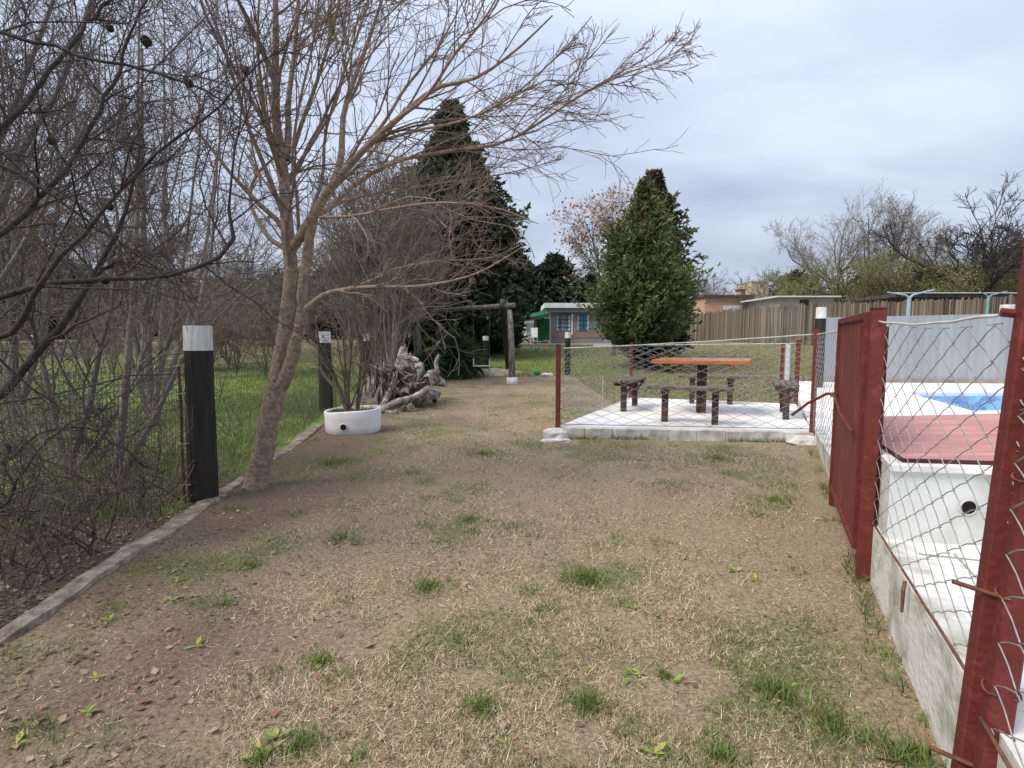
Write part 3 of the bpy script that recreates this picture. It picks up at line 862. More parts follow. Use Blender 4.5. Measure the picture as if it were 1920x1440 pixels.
for z in (.12, .42, .78, .98):
    m = MB(); m.tube([(-.13, -.07, z), (-.10, -.075, z + .005), (-.03, -.095, z + .012)], .003, 5); link_mesh('tie_wire', m.mesh('tie_wire', M_wire), None, post1, False)
p2 = G(612, 772, 0); bw_post(p2.x, p2.y, 1.28, .10, 'second black post with white top, behind the white planter')
bw_post(-3.66, 13.4, 1.28, .10, 'third black post with white top, behind the log pile')
bw_post(-4.05, 18.3, 1.25, .10, 'fourth black post with white top, farthest along the wire fence')
q = G(911, 690); bw_post(q.x, q.y, 1.10, .10, 'black post with white top behind the swing seats')
q = G(1064, 703); bw_post(q.x, q.y, 1.30, .085, 'black post with white top in front of the small house')
q = A(1537, 640, 11.4); bw_post(q.x, q.y, 1.70, .10, 'tall black post with white top behind the red gate', z0=ZS)
q = A(1884, 640, 13.0); bw_post(q.x, q.y, 1.98, .15, 'black post with white top behind the grey screen', z0=0.0)

# ------------------------------------------------------------------ wire fence on the left
def wire_fence():
    y0, y1 = .55, 19.5
    t = thing('wire_fence', (float(kerb_x(3)), 3, 0), 'dark rectangular wire mesh fence along the left kerb', 'fence')
    ysv = [y0]
    while ysv[-1] < y1: ysv.append(ysv[-1] + (.034 if ysv[-1] < 9 else .08))
    ysv = np.array(ysv); xv = kerb_x(ysv) - .13; zb = hz(xv, ysv) + .03
    zt_ = 1.02 + .02 * np.sin(ysv * 2.1) + hz(xv, ysv)
    zz_ = np.linspace(0, 1, 4)
    P = np.stack([np.broadcast_to(xv[:, None], (len(xv), 4)) + .012 * np.sin(ysv[:, None] * 3 + zz_ * 4), np.broadcast_to(ysv[:, None], (len(xv), 4)), zb[:, None] + (zt_ - zb)[:, None] * zz_], -1)
    o = link_mesh('upright_wires', tube_mesh('upright_wires', P, np.full(P.shape[:2], .0017), 3), M_wire_d, t); tag(o, kind='stuff')
    nh = 19
    rows = []
    yh = np.arange(y0, y1, .3); xh = kerb_x(yh) - .13
    for i in range(nh):
        f = i / (nh - 1); zt2 = 1.02 + .02 * np.sin(yh * 2.1) + hz(xh, yh); zb2 = hz(xh, yh) + .03
        rows.append(np.stack([xh + .012 * np.sin(yh * 3 + f * 4), yh, zb2 + (zt2 - zb2) * f], -1))
    P = np.array(rows)
    o = link_mesh('level_wires', tube_mesh('level_wires', P, np.full(P.shape[:2], .0017), 3), M_wire_d, t); tag(o, kind='stuff')
    for z in (1.18,):
        pts = [(float(kerb_x(y)) - .13, y, z + hz1(float(kerb_x(y)), y) - .02 * abs(math.sin(y * .75))) for y in np.arange(y0, y1, .4)]
        m_ = MB(); m_.tube(pts, .0013, 4); m_.build('strand_wire', M_wire_d, t)
wire_fence()

# ------------------------------------------------------------------ white tyre planter with shrub
pc = G(653, 816, 0); PR = .335
pl = thing('tyre_planter', (pc.x, pc.y + .22, 0), 'round white painted planter with a small round hole in its side', 'planter')
M_plw = mat('white_tyre_paint', (.66, .66, .65), (.80, .80, .79), scale=4, rough=.7, bump=.1)
m = MB(); prof = [(PR * .86, -.02), (PR * .97, .03), (PR, .10), (PR * 1.0, .20), (PR * 1.02, .285), (PR * 1.0, .30), (PR * .93, .295), (PR * .90, .20), (PR * .88, .1)]
m.lathe((0, 0, 0), prof, 30, sx=1.03, sy=.97, cap=False)
for i, p in enumerate(m.v):
    if p[2] > .25: m.v[i] = (p[0], p[1], p[2] + .020 * (p[0] / PR) + .004 * math.sin(3 * math.atan2(p[1], p[0])))
link_mesh('wall', m.mesh('wall', M_plw, True), None, pl, False)
m = MB(); vs_ = [(PR * .905 * math.cos(a), PR * .87 * math.sin(a), .262 + .012 * math.sin(3 * a)) for a in np.linspace(0, 2 * math.pi, 24, endpoint=False)]
m.add(vs_ + [(0, 0, .29)], [(i, (i + 1) % 24, 24) for i in range(24)]); link_mesh('soil', m.mesh('soil', mat('planter_soil', (.05, .045, .02), (.10, .11, .04), scale=30, rough=.95, bump=.5)), None, pl, False)
drain(Vector((pc.x - .02, pc.y + .22 - PR * .985, .115)), (-.03, -1, .0), .042, pl, 'side_hole')
ng = 420; az = RNG.uniform(0, 2 * math.pi, ng); rr = PR * .84 * np.sqrt(RNG.random(ng))
bp_ = np.stack([pc.x + rr * np.cos(az), pc.y + .22 + rr * np.sin(az), np.full(ng, .26)], 1)
hh = RNG.uniform(.03, .09, ng); tip = bp_ + np.stack([RNG.normal(size=ng) * .04, RNG.normal(size=ng) * .04, hh], 1)
w_ = unit(RNG.normal(size=(ng, 3)) * [1, 1, 0]) * .004
V = np.stack([bp_ - w_, bp_ + w_, tip], 1).reshape(-1, 3)
cc = np.repeat(shade((.10, .14, .035), .35, ng), 3, 0)
tag(link_mesh('weeds', np_mesh('weeds', V, np.arange(ng * 3).reshape(-1, 3), 3, cc), mat_attr('blade', rough=.7, trans=.25), pl), kind='stuff')

BARKM = mat_attr('bark', rough=.92, noise=.55, nscale=30, bump=1.0)
TWIGM = mat_attr('twig', rough=.85)

def tree_parts(root, trunkP, trunkR, levels, col_trunk, col_twig, k0=9, crook=0.0):
    """trunkP list of (pts, radii) limbs; levels list of spawn keyword dicts; links trunk, branches, twigs under root"""
    N = 22
    PR_ = [resample(p, r, N) for p, r in trunkP]
    P = np.array([a for a, b in PR_]); R = np.array([b for a, b in PR_])
    wob = RNG.normal(size=(len(P), N, 3)) * .05 * R[:, :, None]; wob[:, 0] = 0
    if crook:
        cr = np.cumsum(RNG.normal(size=(len(P), N, 3)), 1) * crook; cr -= np.linspace(0, 1, N)[None, :, None] * cr[:, -1:] * .6; cr[0] *= .3
        P = P + cr * np.linspace(0, 1, N)[None, :, None] ** .5
    link_mesh('trunk', tube_mesh('trunk', P + wob, R, k0, shade(col_trunk, .06, len(P))), BARKM, root)
    cur, curR = P, R
    allp = []
    for i, lv in enumerate(levels):
        src = lv.pop('src', None)
        sP, sR = (cur, curR) if src is None else (P[src], R[src])
        cur, curR = spawn(sP, sR, **lv)
        allp.append((cur, curR))
    for i, (p, r) in enumerate(allp):
        last = i == len(allp) - 1
        base = col_twig if i >= 1 else [(a + b) / 2 for a, b in zip(col_trunk, col_twig)]
        me = tube_mesh('twigs' if i >= 1 else 'branches', p, r, 3 if i >= 1 else 5, shade(base, .22, len(p)))
        o = link_mesh('twigs' if i >= 1 else 'branches', me, TWIGM if i >= 1 else BARKM, root)
        tag(o, kind='stuff')

# shrub in the planter
sh = thing('planter_shrub', (pc.x, pc.y + .22, .2), 'leafless shrub of many thin upright stems growing in the white planter', 'shrub')
yb = pc.y + .22
limbs = [([A(652, 775, yb), A(630, 715, yb + .02), A(606, 660, yb), A(578, 625, yb - .05)], [.030, .027, .020, .010]),
         ([A(618, 690, yb), A(600, 650, yb - .02), A(590, 600, yb - .05), A(570, 560, yb - .1)], [.018, .013, .009, .005])]
for i in range(11):
    x0 = 660 + random.uniform(-14, 16); xe = 655 + random.uniform(-70, 85); ye = random.uniform(470, 600); dy = random.uniform(-.3, .3)
    limbs.append(([A(x0, 776, yb + dy * .2), A(x0 + (xe - x0) * .25, 720, yb + dy * .4), A(x0 + (xe - x0) * .6, 650, yb + dy * .7), A(xe, ye, yb + dy)], [.012, .010, .007, .003]))
tree_parts(sh, limbs, None, [dict(n=7, l0=.25, l1=.55, a0=18, a1=55, up=.2, npt=6, rmin=.0026, t0=.15, wob=.16), dict(n=5, l0=.35, l1=.7, a0=20, a1=60, up=.15, npt=4, rmin=.0021, wob=.16)], (.13, .105, .085), (.16, .125, .10), 6)

# ------------------------------------------------------------------ log pile
M_log = mat('silvered_wood', (.06, .045, .038), (.60, .54, .50), scale=7, rough=.9, bump=.6, stretch=(1, 1, 1), c3=(.33, .28, .25))
M_log2 = mat('pale_driftwood', (.13, .10, .08), (.60, .53, .46), scale=11, rough=.92, bump=.8, c3=(.38, .32, .27), detail=8)
M_dark_end = mat('dark_cut_wood', (.035, .022, .018), (.10, .065, .052), scale=10, rough=.95, bump=.4)
def log_piece(pts, rad, label, name='log', end=True, m_=None, k=11, seed=0, rough=.24):
    P, R = resample(pts, rad, 12)
    t = thing(name, tuple(P[0]), label, 'log' if name != 'branch' else 'branch', 'dead logs and branches in the woodpile')
    rs = np.random.default_rng(seed); V, Q = tubes_arrays(P[None], R[None], k)
    V = V.reshape(12, k, 3); ridge = 1 + rs.uniform(-rough, rough, (1, k, 1)) + rs.uniform(-rough * .6, rough * .6, (12, k, 1))
    V = P[:, None] + (V - P[:, None]) * ridge
    link_mesh('bark', np_mesh('bark', V.reshape(-1, 3), Q, 4, None, False), m_ or M_log, t)
    V[-1] += rs.normal(size=(k, 3)) * R[-1] * (.10 if end else .55); V[0] += rs.normal(size=(k, 3)) * R[0] * (.10 if end else .45)
    for e in (0, 11):
        cen = V[e].mean(0); mm = MB(); mm.add([tuple(p) for p in V[e]] + [tuple(cen)], [((i, (i + 1) % k, k) if e else ((i + 1) % k, i, k)) for i in range(k)])
        mm.build('cut_end', M_dark_end if end else (m_ or M_log), t)
    return t
def Lp(px, py, Y): 
    p = A(px, py, Y); return p
log_piece([Lp(700, 778, 8.3), Lp(740, 755, 8.5), Lp(780, 742, 8.7), Lp(803, 727, 8.9)], [.045, .05, .045, .05], 'long pale branch lying along the front foot of the woodpile', 'branch', False, M_log2, seed=1)
log_piece([Lp(722, 772, 8.4), Lp(735, 775, 8.3), Lp(746, 772, 8.25)], [.035, .035, .03], 'short pale stick beside the planter at the woodpile foot', 'branch', False, M_log2, seed=2)
log_piece([Lp(755, 765, 8.7), Lp(763, 764, 8.6), Lp(774, 761, 8.5)], [.04, .045, .04], 'small pale log stub in front of the woodpile', 'log', False, M_log2, seed=3)
log_piece([Lp(715, 765, 8.7), Lp(727, 743, 8.9), Lp(737, 722, 9.0), Lp(745, 712, 9.0)], [.045, .05, .05, .045], 'straight pale branch leaning up in the middle of the woodpile', 'branch', False, M_log2, seed=4)
log_piece([Lp(681, 755, 8.8), Lp(689, 735, 8.9), Lp(690, 712, 9.0), Lp(683, 690, 9.0)], [.035, .032, .030, .022], 'crooked pale branch standing at the left end of the woodpile', 'branch', False, M_log2, seed=5)
log_piece([Lp(701, 760, 8.8), Lp(707, 740, 8.9), Lp(714, 722, 9.0)], [.035, .03, .028], 'thin pale branch leaning near the left of the woodpile', 'branch', False, M_log2, seed=6)
log_piece([Lp(722, 752, 9.4), Lp(742, 716, 9.5), Lp(752, 690, 9.6), Lp(757, 650, 9.7)], [.10, .13, .12, .05], 'tall broken whitish stump rising at the top of the woodpile', 'log', False, M_log, 13, seed=7, rough=.3)
log_piece([Lp(756, 700, 9.4), Lp(764, 685, 9.4), Lp(770, 673, 9.4)], [.09, .10, .08], 'short greyish-white chunk leaning against the tall broken stump', 'log', False, M_log2, 11, seed=8, rough=.25)
log_piece([Lp(744, 700, 9.0), Lp(752, 690, 9.6)], [.085, .10], 'log with dark cut end facing out below the tall stump', 'log', True, seed=9)
log_piece([Lp(764, 697, 9.1), Lp(768, 690, 9.7)], [.075, .09], 'second dark-ended log beside it, right of the tall stump', 'log', True, seed=10)
log_piece([Lp(758, 745, 9.0), Lp(775, 712, 9.4), Lp(786, 690, 9.8)], [.12, .15, .13], 'thick pale grey trunk piece slanting across the right of the woodpile', 'log', True, M_log, 14, seed=11, rough=.25)
log_piece([Lp(796, 718, 9.0), Lp(805, 710, 9.8), Lp(812, 706, 10.4)], [.095, .12, .12], 'large log with dark round end at the right of the woodpile', 'log', True, seed=12)
log_piece([Lp(803, 712, 9.7), Lp(818, 714, 10.0), Lp(836, 722, 10.2)], [.10, .09, .04], 'split grey log lying out to the right of the woodpile', 'log', True, M_log, seed=13, rough=.3)
log_piece([Lp(778, 750, 8.9), Lp(800, 742, 9.2), Lp(820, 738, 9.5)], [.08, .09, .07], 'low grey log on the ground at the right front of the woodpile', 'log', True, M_log, seed=14)
log_piece([Lp(784, 728, 8.9), Lp(788, 718, 9.6)], [.065, .08], 'dark-ended small log low in the woodpile', 'log', True, seed=15)
log_piece([Lp(815, 752, 9.3), Lp(822, 735, 9.5)], [.05, .06], 'short stub standing on end at the right woodpile foot', 'log', True, M_log, seed=16)
log_piece([Lp(735, 745, 9.3), Lp(748, 735, 9.4), Lp(768, 735, 9.5)], [.10, .11, .10], 'dark log lying inside the woodpile under the leaning branches', 'log', True, M_dark_end, seed=17)
log_piece([Lp(704, 745, 9.4), Lp(722, 728, 9.5), Lp(742, 722, 9.6)], [.10, .11, .09], 'dark rotten log at the left inside of the woodpile', 'log', True, M_dark_end, seed=18)
log_piece([Lp(820, 700, 9.9), Lp(817, 680, 9.9), Lp(823, 664, 9.9)], [.05, .035, .02], 'forked brown stump stick standing right of the woodpile', 'branch', False, M_log2, seed=19)
def sticks(n_):
    for i in range(n_):
        x = random.uniform(684, 742); Y = random.uniform(8.9, 9.4); top = random.uniform(655, 705)
        dx = random.uniform(-12, 14)
        a = Lp(x, random.uniform(735, 762), Y); b = Lp(x + dx * .5, (735 + top) / 2, Y + .05); c = Lp(x + dx, top, Y + .1)
        P, R = resample([a, b, c], [.014, .012, .007], 8)
        P = P + np.random.default_rng(i).normal(size=P.shape) * .010
        o = link_mesh('branch', tube_mesh('branch', P[None], R[None], 5), (M_log2, M_dark_end, M_log)[i % 3])
        tag(o, 'thin dead stick propped upright in the left half of the woodpile', 'branch', 'thin sticks in the woodpile')
sticks(26)
def roots(n_):
    rr_ = random.Random(12)
    for i in range(n_):
        side = rr_.random(); x0 = rr_.uniform(730, 790); y0 = rr_.uniform(700, 750); Y = rr_.uniform(8.9, 9.4)
        if side < .55: x1, y1 = x0 - rr_.uniform(15, 55), y0 - rr_.uniform(10, 45)
        elif side < .8: x1, y1 = x0 + rr_.uniform(10, 45), y0 - rr_.uniform(-15, 25)
        else: x1, y1 = x0 + rr_.uniform(-15, 15), y0 - rr_.uniform(30, 60)
        r0 = rr_.uniform(.025, .045)
        mid = ((x0 + x1) / 2 + rr_.uniform(-7, 7), (y0 + y1) / 2 + rr_.uniform(-7, 7))
        P, R = resample([Lp(x0, y0, Y + .1), Lp(*mid, Y - .1), Lp(x1, y1, Y - .15 - rr_.random() * .2)], [r0, r0 * .75, r0 * .25], 9)
        P = P + np.random.default_rng(100 + i).normal(size=P.shape) * .012
        o = link_mesh('root', tube_mesh('root', P[None], R[None], 6), (M_log2, M_log)[i % 2])
        tag(o, 'pale weathered root sticking out of the woodpile', 'root', 'weathered roots sticking out of the woodpile')
roots(20)

# ------------------------------------------------------------------ swing set
M_gwood = mat('grey_weathered_timber', (.075, .065, .058), (.30, .27, .25), scale=8, rough=.9, bump=.5, stretch=(3, 3, .25), c3=(.19, .17, .155))
M_gwood_x = mat('grey_weathered_beam', (.075, .065, .058), (.30, .27, .25), scale=8, rough=.9, bump=.5, stretch=(.4, 3, 3), c3=(.19, .17, .155))
foot = G(960, 720)
sw = thing('swing_set', (foot.x, foot.y, foot.z), 'rustic log swing frame with a long crossbeam, beyond the woodpile', 'swing')
sl = G(787, 705)
topR = A(957, 577, foot.y + .35); topL = A(786, 590, sl.y)
m = MB(); m.tube([A(800, 584, sl.y), A(880, 578, (sl.y + topR.y) / 2), A(965, 572, topR.y)], [.062, .066, .064], 10); m.build('crossbeam', M_gwood_x, sw, True)
m = MB(); m.tube([foot - Vector((0, 0, .05)), (foot + topR) / 2 + Vector((.01, 0, 0)), topR + Vector((-.02, .1, -.06))], [.095, .082, .07], 10); m.build('leg', M_gwood, sw, True)
f2 = G(954, 692); t2 = A(942, 572, topR.y + .2)
m = MB(); m.tube([f2 - Vector((0, 0, .05)), (f2 + t2) / 2, t2], [.10, .09, .08], 10); m.build('leg', M_tar, sw, True)
m = MB(); m.lathe((foot.x, foot.y, foot.z - .03), [(.12, 0), (.145, .04), (.15, .11), (.135, .19), (.118, .20)], 14); m.build('white_foot', M_cap, sw, True)
m = MB(); c_ = A(942, 568, topR.y + .1); m.lathe(c_, [(.06, -.12), (.06, .06), (.045, .1)], 10); m.build('bolt_head', M_gwood, sw, True)
m = MB(); m.tube([sl - Vector((0, 0, .1)), A(783, 650, sl.y), A(780, 590, sl.y)], [.13, .115, .10], 10); m.build('leg', M_gwood, sw, True)
m = MB(); m.tube([A(776, 591, sl.y - .45), A(781, 590, sl.y), A(788, 588, sl.y + .7)], [.215, .21, .20], 18, cap=False); m.build('log_butt', M_gwood, sw, True)
ce = A(776, 591, sl.y - .452)
mm = MB(); dirv = (A(781, 590, sl.y) - A(776, 591, sl.y - .45)).normalized(); u_ = dirv.orthogonal().normalized(); w2 = dirv.cross(u_)
mm.add([ce + (u_ * math.cos(a) + w2 * math.sin(a)) * .212 for a in np.linspace(0, 2 * math.pi, 20, endpoint=False)], [tuple(range(20))])
mm.build('sawn_end', mat('sawn_log_end', (.30, .235, .165), (.42, .34, .25), scale=14, rough=.9, bump=.3), sw)
m = MB(); m.tube([A(746, 604, sl.y + .3), A(765, 600, sl.y + .2), A(782, 598, sl.y)], [.12, .12, .11], 10); m.build('brace_log', M_gwood_x, sw, True)
M_seat = mat('white_swing_seat', (.50, .50, .48), (.66, .66, .64), rough=.7)
def swing(pxl, pxr, py, f, label):
    Y = sl.y + (topR.y - sl.y) * f
    a, b = A(pxl, py, Y), A(pxr, py, Y)
    t = thing('hanging_swing', tuple((a + b) / 2), label, 'swing', 'swing seats under the log beam')
    m_ = MB(); m_.box((a + b) / 2, ((b - a).length, .18, .025), bevel=.006); m_.build('seat', M_seat, t)
    for p in (a, b):
        for dy in (-.07, .07):
            top = Vector((p.x, Y, A(pxl, 582, Y).z))
            m_ = MB(); m_.tube([p + Vector((0, dy, .012)), p + Vector((0, dy * .3, .35)), top], .006, 5); m_.build('chain', M_wire_d, t)
        m_ = MB(); m_.box((p.x, p.y, p.z + .10), (.018, .17, .20)); m_.build('side_plate', M_seat, t)
swing(888, 918, 686, .62, 'right-hand white swing seat hanging from the log beam')
swing(821, 844, 692, .25, 'left-hand white swing seat hanging before the yucca')

# pale sand mound under the swing
mp_ = G(925, 700)
m = MB(); k = 20; vs_ = []
for j, (rr, z) in enumerate(((1.0, -.03), (.8, .05), (.5, .11), (.2, .15))):
    for i in range(k):
        a = 2 * math.pi * i / k; q = rr * (1 + .12 * math.sin(3 * a + j)); vs_.append((mp_.x + q * 1.1 * math.cos(a), mp_.y + q * .8 * math.sin(a), mp_.z + z))
m.add(vs_, [(j * k + i, j * k + (i + 1) % k, (j + 1) * k + (i + 1) % k, (j + 1) * k + i) for j in range(3) for i in range(k)] + [tuple(3 * k + i for i in range(k))])
struct(m.build('sand_mound', mat('pale_sand', (.27, .225, .16), (.42, .36, .27), scale=6, rough=.95, bump=.6), None, True))

# ------------------------------------------------------------------ yuccas
M_leaf = mat_attr('leaf', rough=.55, trans=.15)
def yucca(px, py, Y, rad, nl, label, colr=(.045, .085, .030)):
    c = A(px, py, Y); z0 = hz1(c.x, c.y)
    t = thing('yucca', (c.x, c.y, z0), label, 'plant', 'spiky plants by the swing')
    m_ = MB(); m_.tube([(c.x, c.y, z0 - .05), (c.x + .02, c.y, c.z - rad * .25)], [.07, .05], 8); m_.build('stem', M_gwood, t)
    az = RNG.uniform(0, 2 * math.pi, nl); el = np.radians(RNG.uniform(-55, 85, nl)); L = rad * RNG.uniform(.7, 1.1, nl)
    d = np.stack([np.cos(az) * np.cos(el), np.sin(az) * np.cos(el), np.sin(el)], 1)
    o_ = np.array([c.x, c.y, c.z - rad * .3]) + d * .05
    mid = o_ + d * L[:, None] * .55; tip = o_ + d * L[:, None]; tip[:, 2] -= L * .18
    w_ = unit(np.cross(d, RNG.normal(size=(nl, 3)))) * .022
    V = np.stack([o_ - w_ * .6, o_ + w_ * .6, mid + w_, mid - w_, tip], 1).reshape(-1, 3)
    ix = np.arange(nl)[:, None] * 5
    F = np.concatenate([ix + np.array([[0, 1, 2]]), ix + np.array([[0, 2, 3]]), ix + np.array([[3, 2, 4]])])
    o = link_mesh('leaves', np_mesh('leaves', V, F, 3, np.repeat(shade(colr, .3, nl), 5, 0)), M_leaf, t); tag(o, kind='stuff')
yucca(852, 652, 15.2, .95, 760, 'large dark green spiky yucca behind the left swing seat')
yucca(802, 674, 14.2, .55, 320, 'smaller spiky yucca between the log post and the big yucca')
yucca(882, 668, 15.6, .60, 300, 'low dark spiky plant at the right of the big yucca')

# ------------------------------------------------------------------ small things on the far lawn
q = G(1008, 704)
t = thing('green_ball', (q.x, q.y, q.z), 'small green ball lying at the edge of the green lawn', 'ball')
m = MB(); m.lathe((q.x - .02, q.y, q.z + .085), [(.02, -.09), (.07, -.065), (.095, 0), (.07, .065), (.02, .09)], 14); m.build('shell', mat('green_plastic', (.02, .22, .11), (.03, .30, .16), rough=.4), t, True)
m = MB(); m.tube([(q.x - .02, q.y, q.z + .17), (q.x - .02, q.y, q.z + .19)], .015, 8); m.build('valve', mat('green_plastic', (0, 0, 0)), t)
lump((q.x + .30, q.y + .05, q.z), (.38, .22, .10), 'crumpled white plastic bag beside the green ball', 'plastic_bag', 5, mat('white_plastic', (.52, .53, .55), (.72, .73, .74), scale=14, rough=.5, bump=.5))
for o in COL.objects:
    if o.name.startswith('plastic_bag'): o['category'] = 'bag'
def stool(px, py, label):
    c = G(px, py)
    t = thing('garden_stool', tuple(c), label, 'stool', 'white stools on the far lawn')
    m_ = MB(); m_.lathe((c.x, c.y, c.z + .40), [(.22, 0), (.24, .02), (.22, .045)], 14); m_.build('seat', M_seat, t)
    for sx, sy in ((-1, -1), (1, -1), (1, 1), (-1, 1)):
        m_ = MB(); m_.tube([(c.x + sx * .20, c.y + sy * .2, c.z - .02), (c.x + sx * .14, c.y + sy * .14, c.z + .40)], .028, 6); m_.build('leg', M_seat, t)
stool(935, 658, 'small white stool left of the swing leg on the lawn')
stool(1006, 657, 'small white stool on the lawn before the small house')

# lane along the top of the lawn and low stone border
LY = 28.5
m = MB(); xs = np.linspace(-6, 9, 24)
vs_ = []
for x in xs:
    vs_ += [(x, LY + .05 * math.sin(x), hz1(x, LY) + .012), (x, LY + 2.2, hz1(x, LY + 2.2) + .012)]
m.add(vs_, [(2 * i, 2 * i + 2, 2 * i + 3, 2 * i + 1) for i in range(23)]); struct(m.build('path', mat('grey_gravel_lane', (.20, .18, .155), (.32, .29, .26), scale=9, rough=.95, bump=.4)))
kb = thing('lane_border', (-2, LY - .1, hz1(-2, LY)), 'low pale concrete border between the lawn and the lane', 'border')
for i in range(11):
    x = -2.2 + i * .62; m = MB(); m.box((x, LY - .08, hz1(x, LY) + .03), (.60, .14, .16), bevel=.01); m.build('block', M_kerb, kb)
q0, q1 = G(1345, 707), G(1530, 714)
kb = thing('lawn_border', tuple(q0), 'low grey concrete border across the lawn behind the patio', 'border')
for i in range(8):
    a = q0.lerp(q1, i / 8); b = q0.lerp(q1, (i + 1) / 8 - .004); m = MB(); m.bar(Vector((a.x, a.y, hz1(a.x, a.y) + .03)), Vector((b.x, b.y, hz1(b.x, b.y) + .03)), .12, .12); m.build('block', M_kerb, kb)

# ------------------------------------------------------------------ small house with canopy
M_hw = mat('grey_blue_wall', (.20, .215, .235), (.27, .285, .30), scale=3, rough=.85)
M_or = mat('orange_wall_band', (.26, .145, .115), (.34, .19, .15), scale=6, rough=.85)
M_wh = mat('white_house_paint', (.60, .61, .62), (.72, .73, .74), scale=3, rough=.75)
M_glass = mat('window_glass', (.10, .16, .22), (.26, .34, .42), scale=2, rough=.12, spec=.6)
M_teal = mat('teal_shutter', (.03, .16, .22), (.06, .24, .30), scale=3, rough=.5)
M_bar = mat('dark_window_bar', (.035, .035, .04), rough=.6)
HY = 31.5
def hx(px): return A(px, 600, HY).x
def hzp(py): return A(960, py, HY).z
house = thing('small_house', (hx(1028), HY, hz1(hx(1060), HY)), 'small flat-roofed house with blue barred window, left of the green cypress', 'house')
gx0, gx1 = hx(1028), hx(1150); zg = hz1((gx0 + gx1) / 2, HY) - .1
def hbox(name, x0, x1, z0, z1, y0, y1, m_, par=house, bevel=0):
    m = MB(); m.box(((x0 + x1) / 2, (y0 + y1) / 2, (z0 + z1) / 2), (x1 - x0, y1 - y0, z1 - z0), bevel=bevel); return m.build(name, m_, par)
hbox('wall', gx0, gx1, zg, hzp(586), HY, HY + 3.5, M_hw)
hbox('wall_band', gx0 + .06, gx1, hzp(633), hzp(622), HY - .03, HY, mat('dull_orange_band', (.27, .17, .135), (.33, .21, .165), scale=4, rough=.9))
M_mv = mat('mauve_wall_panel', (.24, .20, .19), (.31, .26, .245), scale=4, rough=.85)
hbox('wall_panel', hx(1033), hx(1043), hzp(622), hzp(592), HY - .025, HY, M_mv)
hbox('wall_panel', hx(1075), hx(1082), hzp(622), hzp(592), HY - .025, HY, M_mv)
hbox('corner_post', gx0 - .05, gx0 + .14, zg, hzp(578), HY - .08, HY + .1, M_wh)
hbox('corner_post', hx(1071), hx(1074), hzp(628), hzp(590), HY - .08, HY, M_wh)
hbox('roof', gx0 - .25, gx1 + .2, hzp(578), hzp(569), HY - .5, HY + 3.9, M_wh)
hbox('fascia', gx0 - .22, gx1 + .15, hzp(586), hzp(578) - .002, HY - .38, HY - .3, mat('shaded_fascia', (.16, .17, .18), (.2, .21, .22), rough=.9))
def window(x0, x1, y0, y1, glass, nv, nh):
    w = hbox('window', hx(x0), hx(x1), hzp(y1), hzp(y0), HY - .04, HY - .005, M_wh)
    for i in range(nv):
        for j in range(1):
            a = hx(x0) + .06 + (hx(x1) - hx(x0) - .12) * i / nv; b = hx(x0) + .06 + (hx(x1) - hx(x0) - .12) * (i + 1) / nv - .04
            hbox('pane', a, b, hzp(y1) + .06, hzp(y0) - .06, HY - .047, HY - .041, glass, w)
    for j in range(1, nh):
        z = hzp(y1) + (hzp(y0) - hzp(y1)) * j / nh
        hbox('window_bar', hx(x0) + .02, hx(x1) - .02, z - .012, z + .012, HY - .075, HY - .055, M_bar, w)
    for i in range(1, 2 * nv):
        x = hx(x0) + (hx(x1) - hx(x0)) * i / (2 * nv)
        hbox('window_bar', x - .012, x + .012, hzp(y1) + .02, hzp(y0) - .02, HY - .098, HY - .08, M_bar, w)
window(1044, 1069, 620, 592, M_glass, 2, 4)
window(1083, 1104, 618, 592, M_teal, 1, 3)
m = MB(); c_ = Vector((hx(1072), HY - .15, hzp(592))); m.lathe(c_, [(.03, -.12), (.09, -.05), (.07, .08), (.03, .12)], 8); m.build('wall_lamp', M_wh, house)

can = thing('green_canopy', (hx(990), HY - 1, hz1(hx(990), HY - 1)), 'dark green fabric canopy stretched out left of the small house', 'canopy')
M_green = mat('green_shade_cloth', (.008, .06, .022), (.02, .11, .04), scale=5, rough=.8)
cx0, cx1 = hx(955), hx(1027)
m = MB(); vs_ = []
for i in range(9):
    f = i / 8; x = cx0 + (cx1 - cx0) * f; z = hzp(597) + (hzp(588) - hzp(597)) * f - .10 * math.sin(math.pi * f)
    vs_ += [(x, HY - 1.4, z - .22), (x, HY - 1.4, z - .02), (x, HY + 1.6, z + .30)]
m.add(vs_, [(3 * i, 3 * i + 3, 3 * i + 4, 3 * i + 1) for i in range(8)] + [(3 * i + 1, 3 * i + 4, 3 * i + 5, 3 * i + 2) for i in range(8)]); m.build('cloth', M_green, can)
m = MB(); m.box((hx(1015), HY - .6, (hzp(637) + hzp(598)) / 2), (.9, .06, hzp(598) - hzp(637))); m.build('side_curtain', M_green, can)
for px_ in (957, 1003):
    m = MB(); x = hx(px_); m.tube([(x, HY - 1.4, hz1(x, HY) - .1), (x, HY - 1.4, hzp(596))], .04, 6); m.build('pole', M_bar, can)
ws_ = thing('white_shed', (hx(985), HY + 3, hz1(hx(985), HY + 3)), 'low white shed standing in the shade behind the green canopy', 'shed')
m = MB(); m.box((hx(985), HY + 3.6, hzp(622)), (hx(1012) - hx(955), 1.2, 1.9)); m.build('wall', M_wh, ws_)
m = MB(); m.box((hx(985), HY + 3.6, hzp(622) + .99), (hx(1014) - hx(953), 1.5, .07)); m.build('roof', M_hw, ws_)
m = MB(); m.box((hx(1001), HY + 2.985, hzp(622) - .15), (.75, .03, 1.5)); m.build('door', M_hw, ws_)
ws2 = thing('white_board', (hx(897), HY + 1, hz1(hx(897), HY + 1)), 'upright white board between dark trunks behind the swing', 'board')
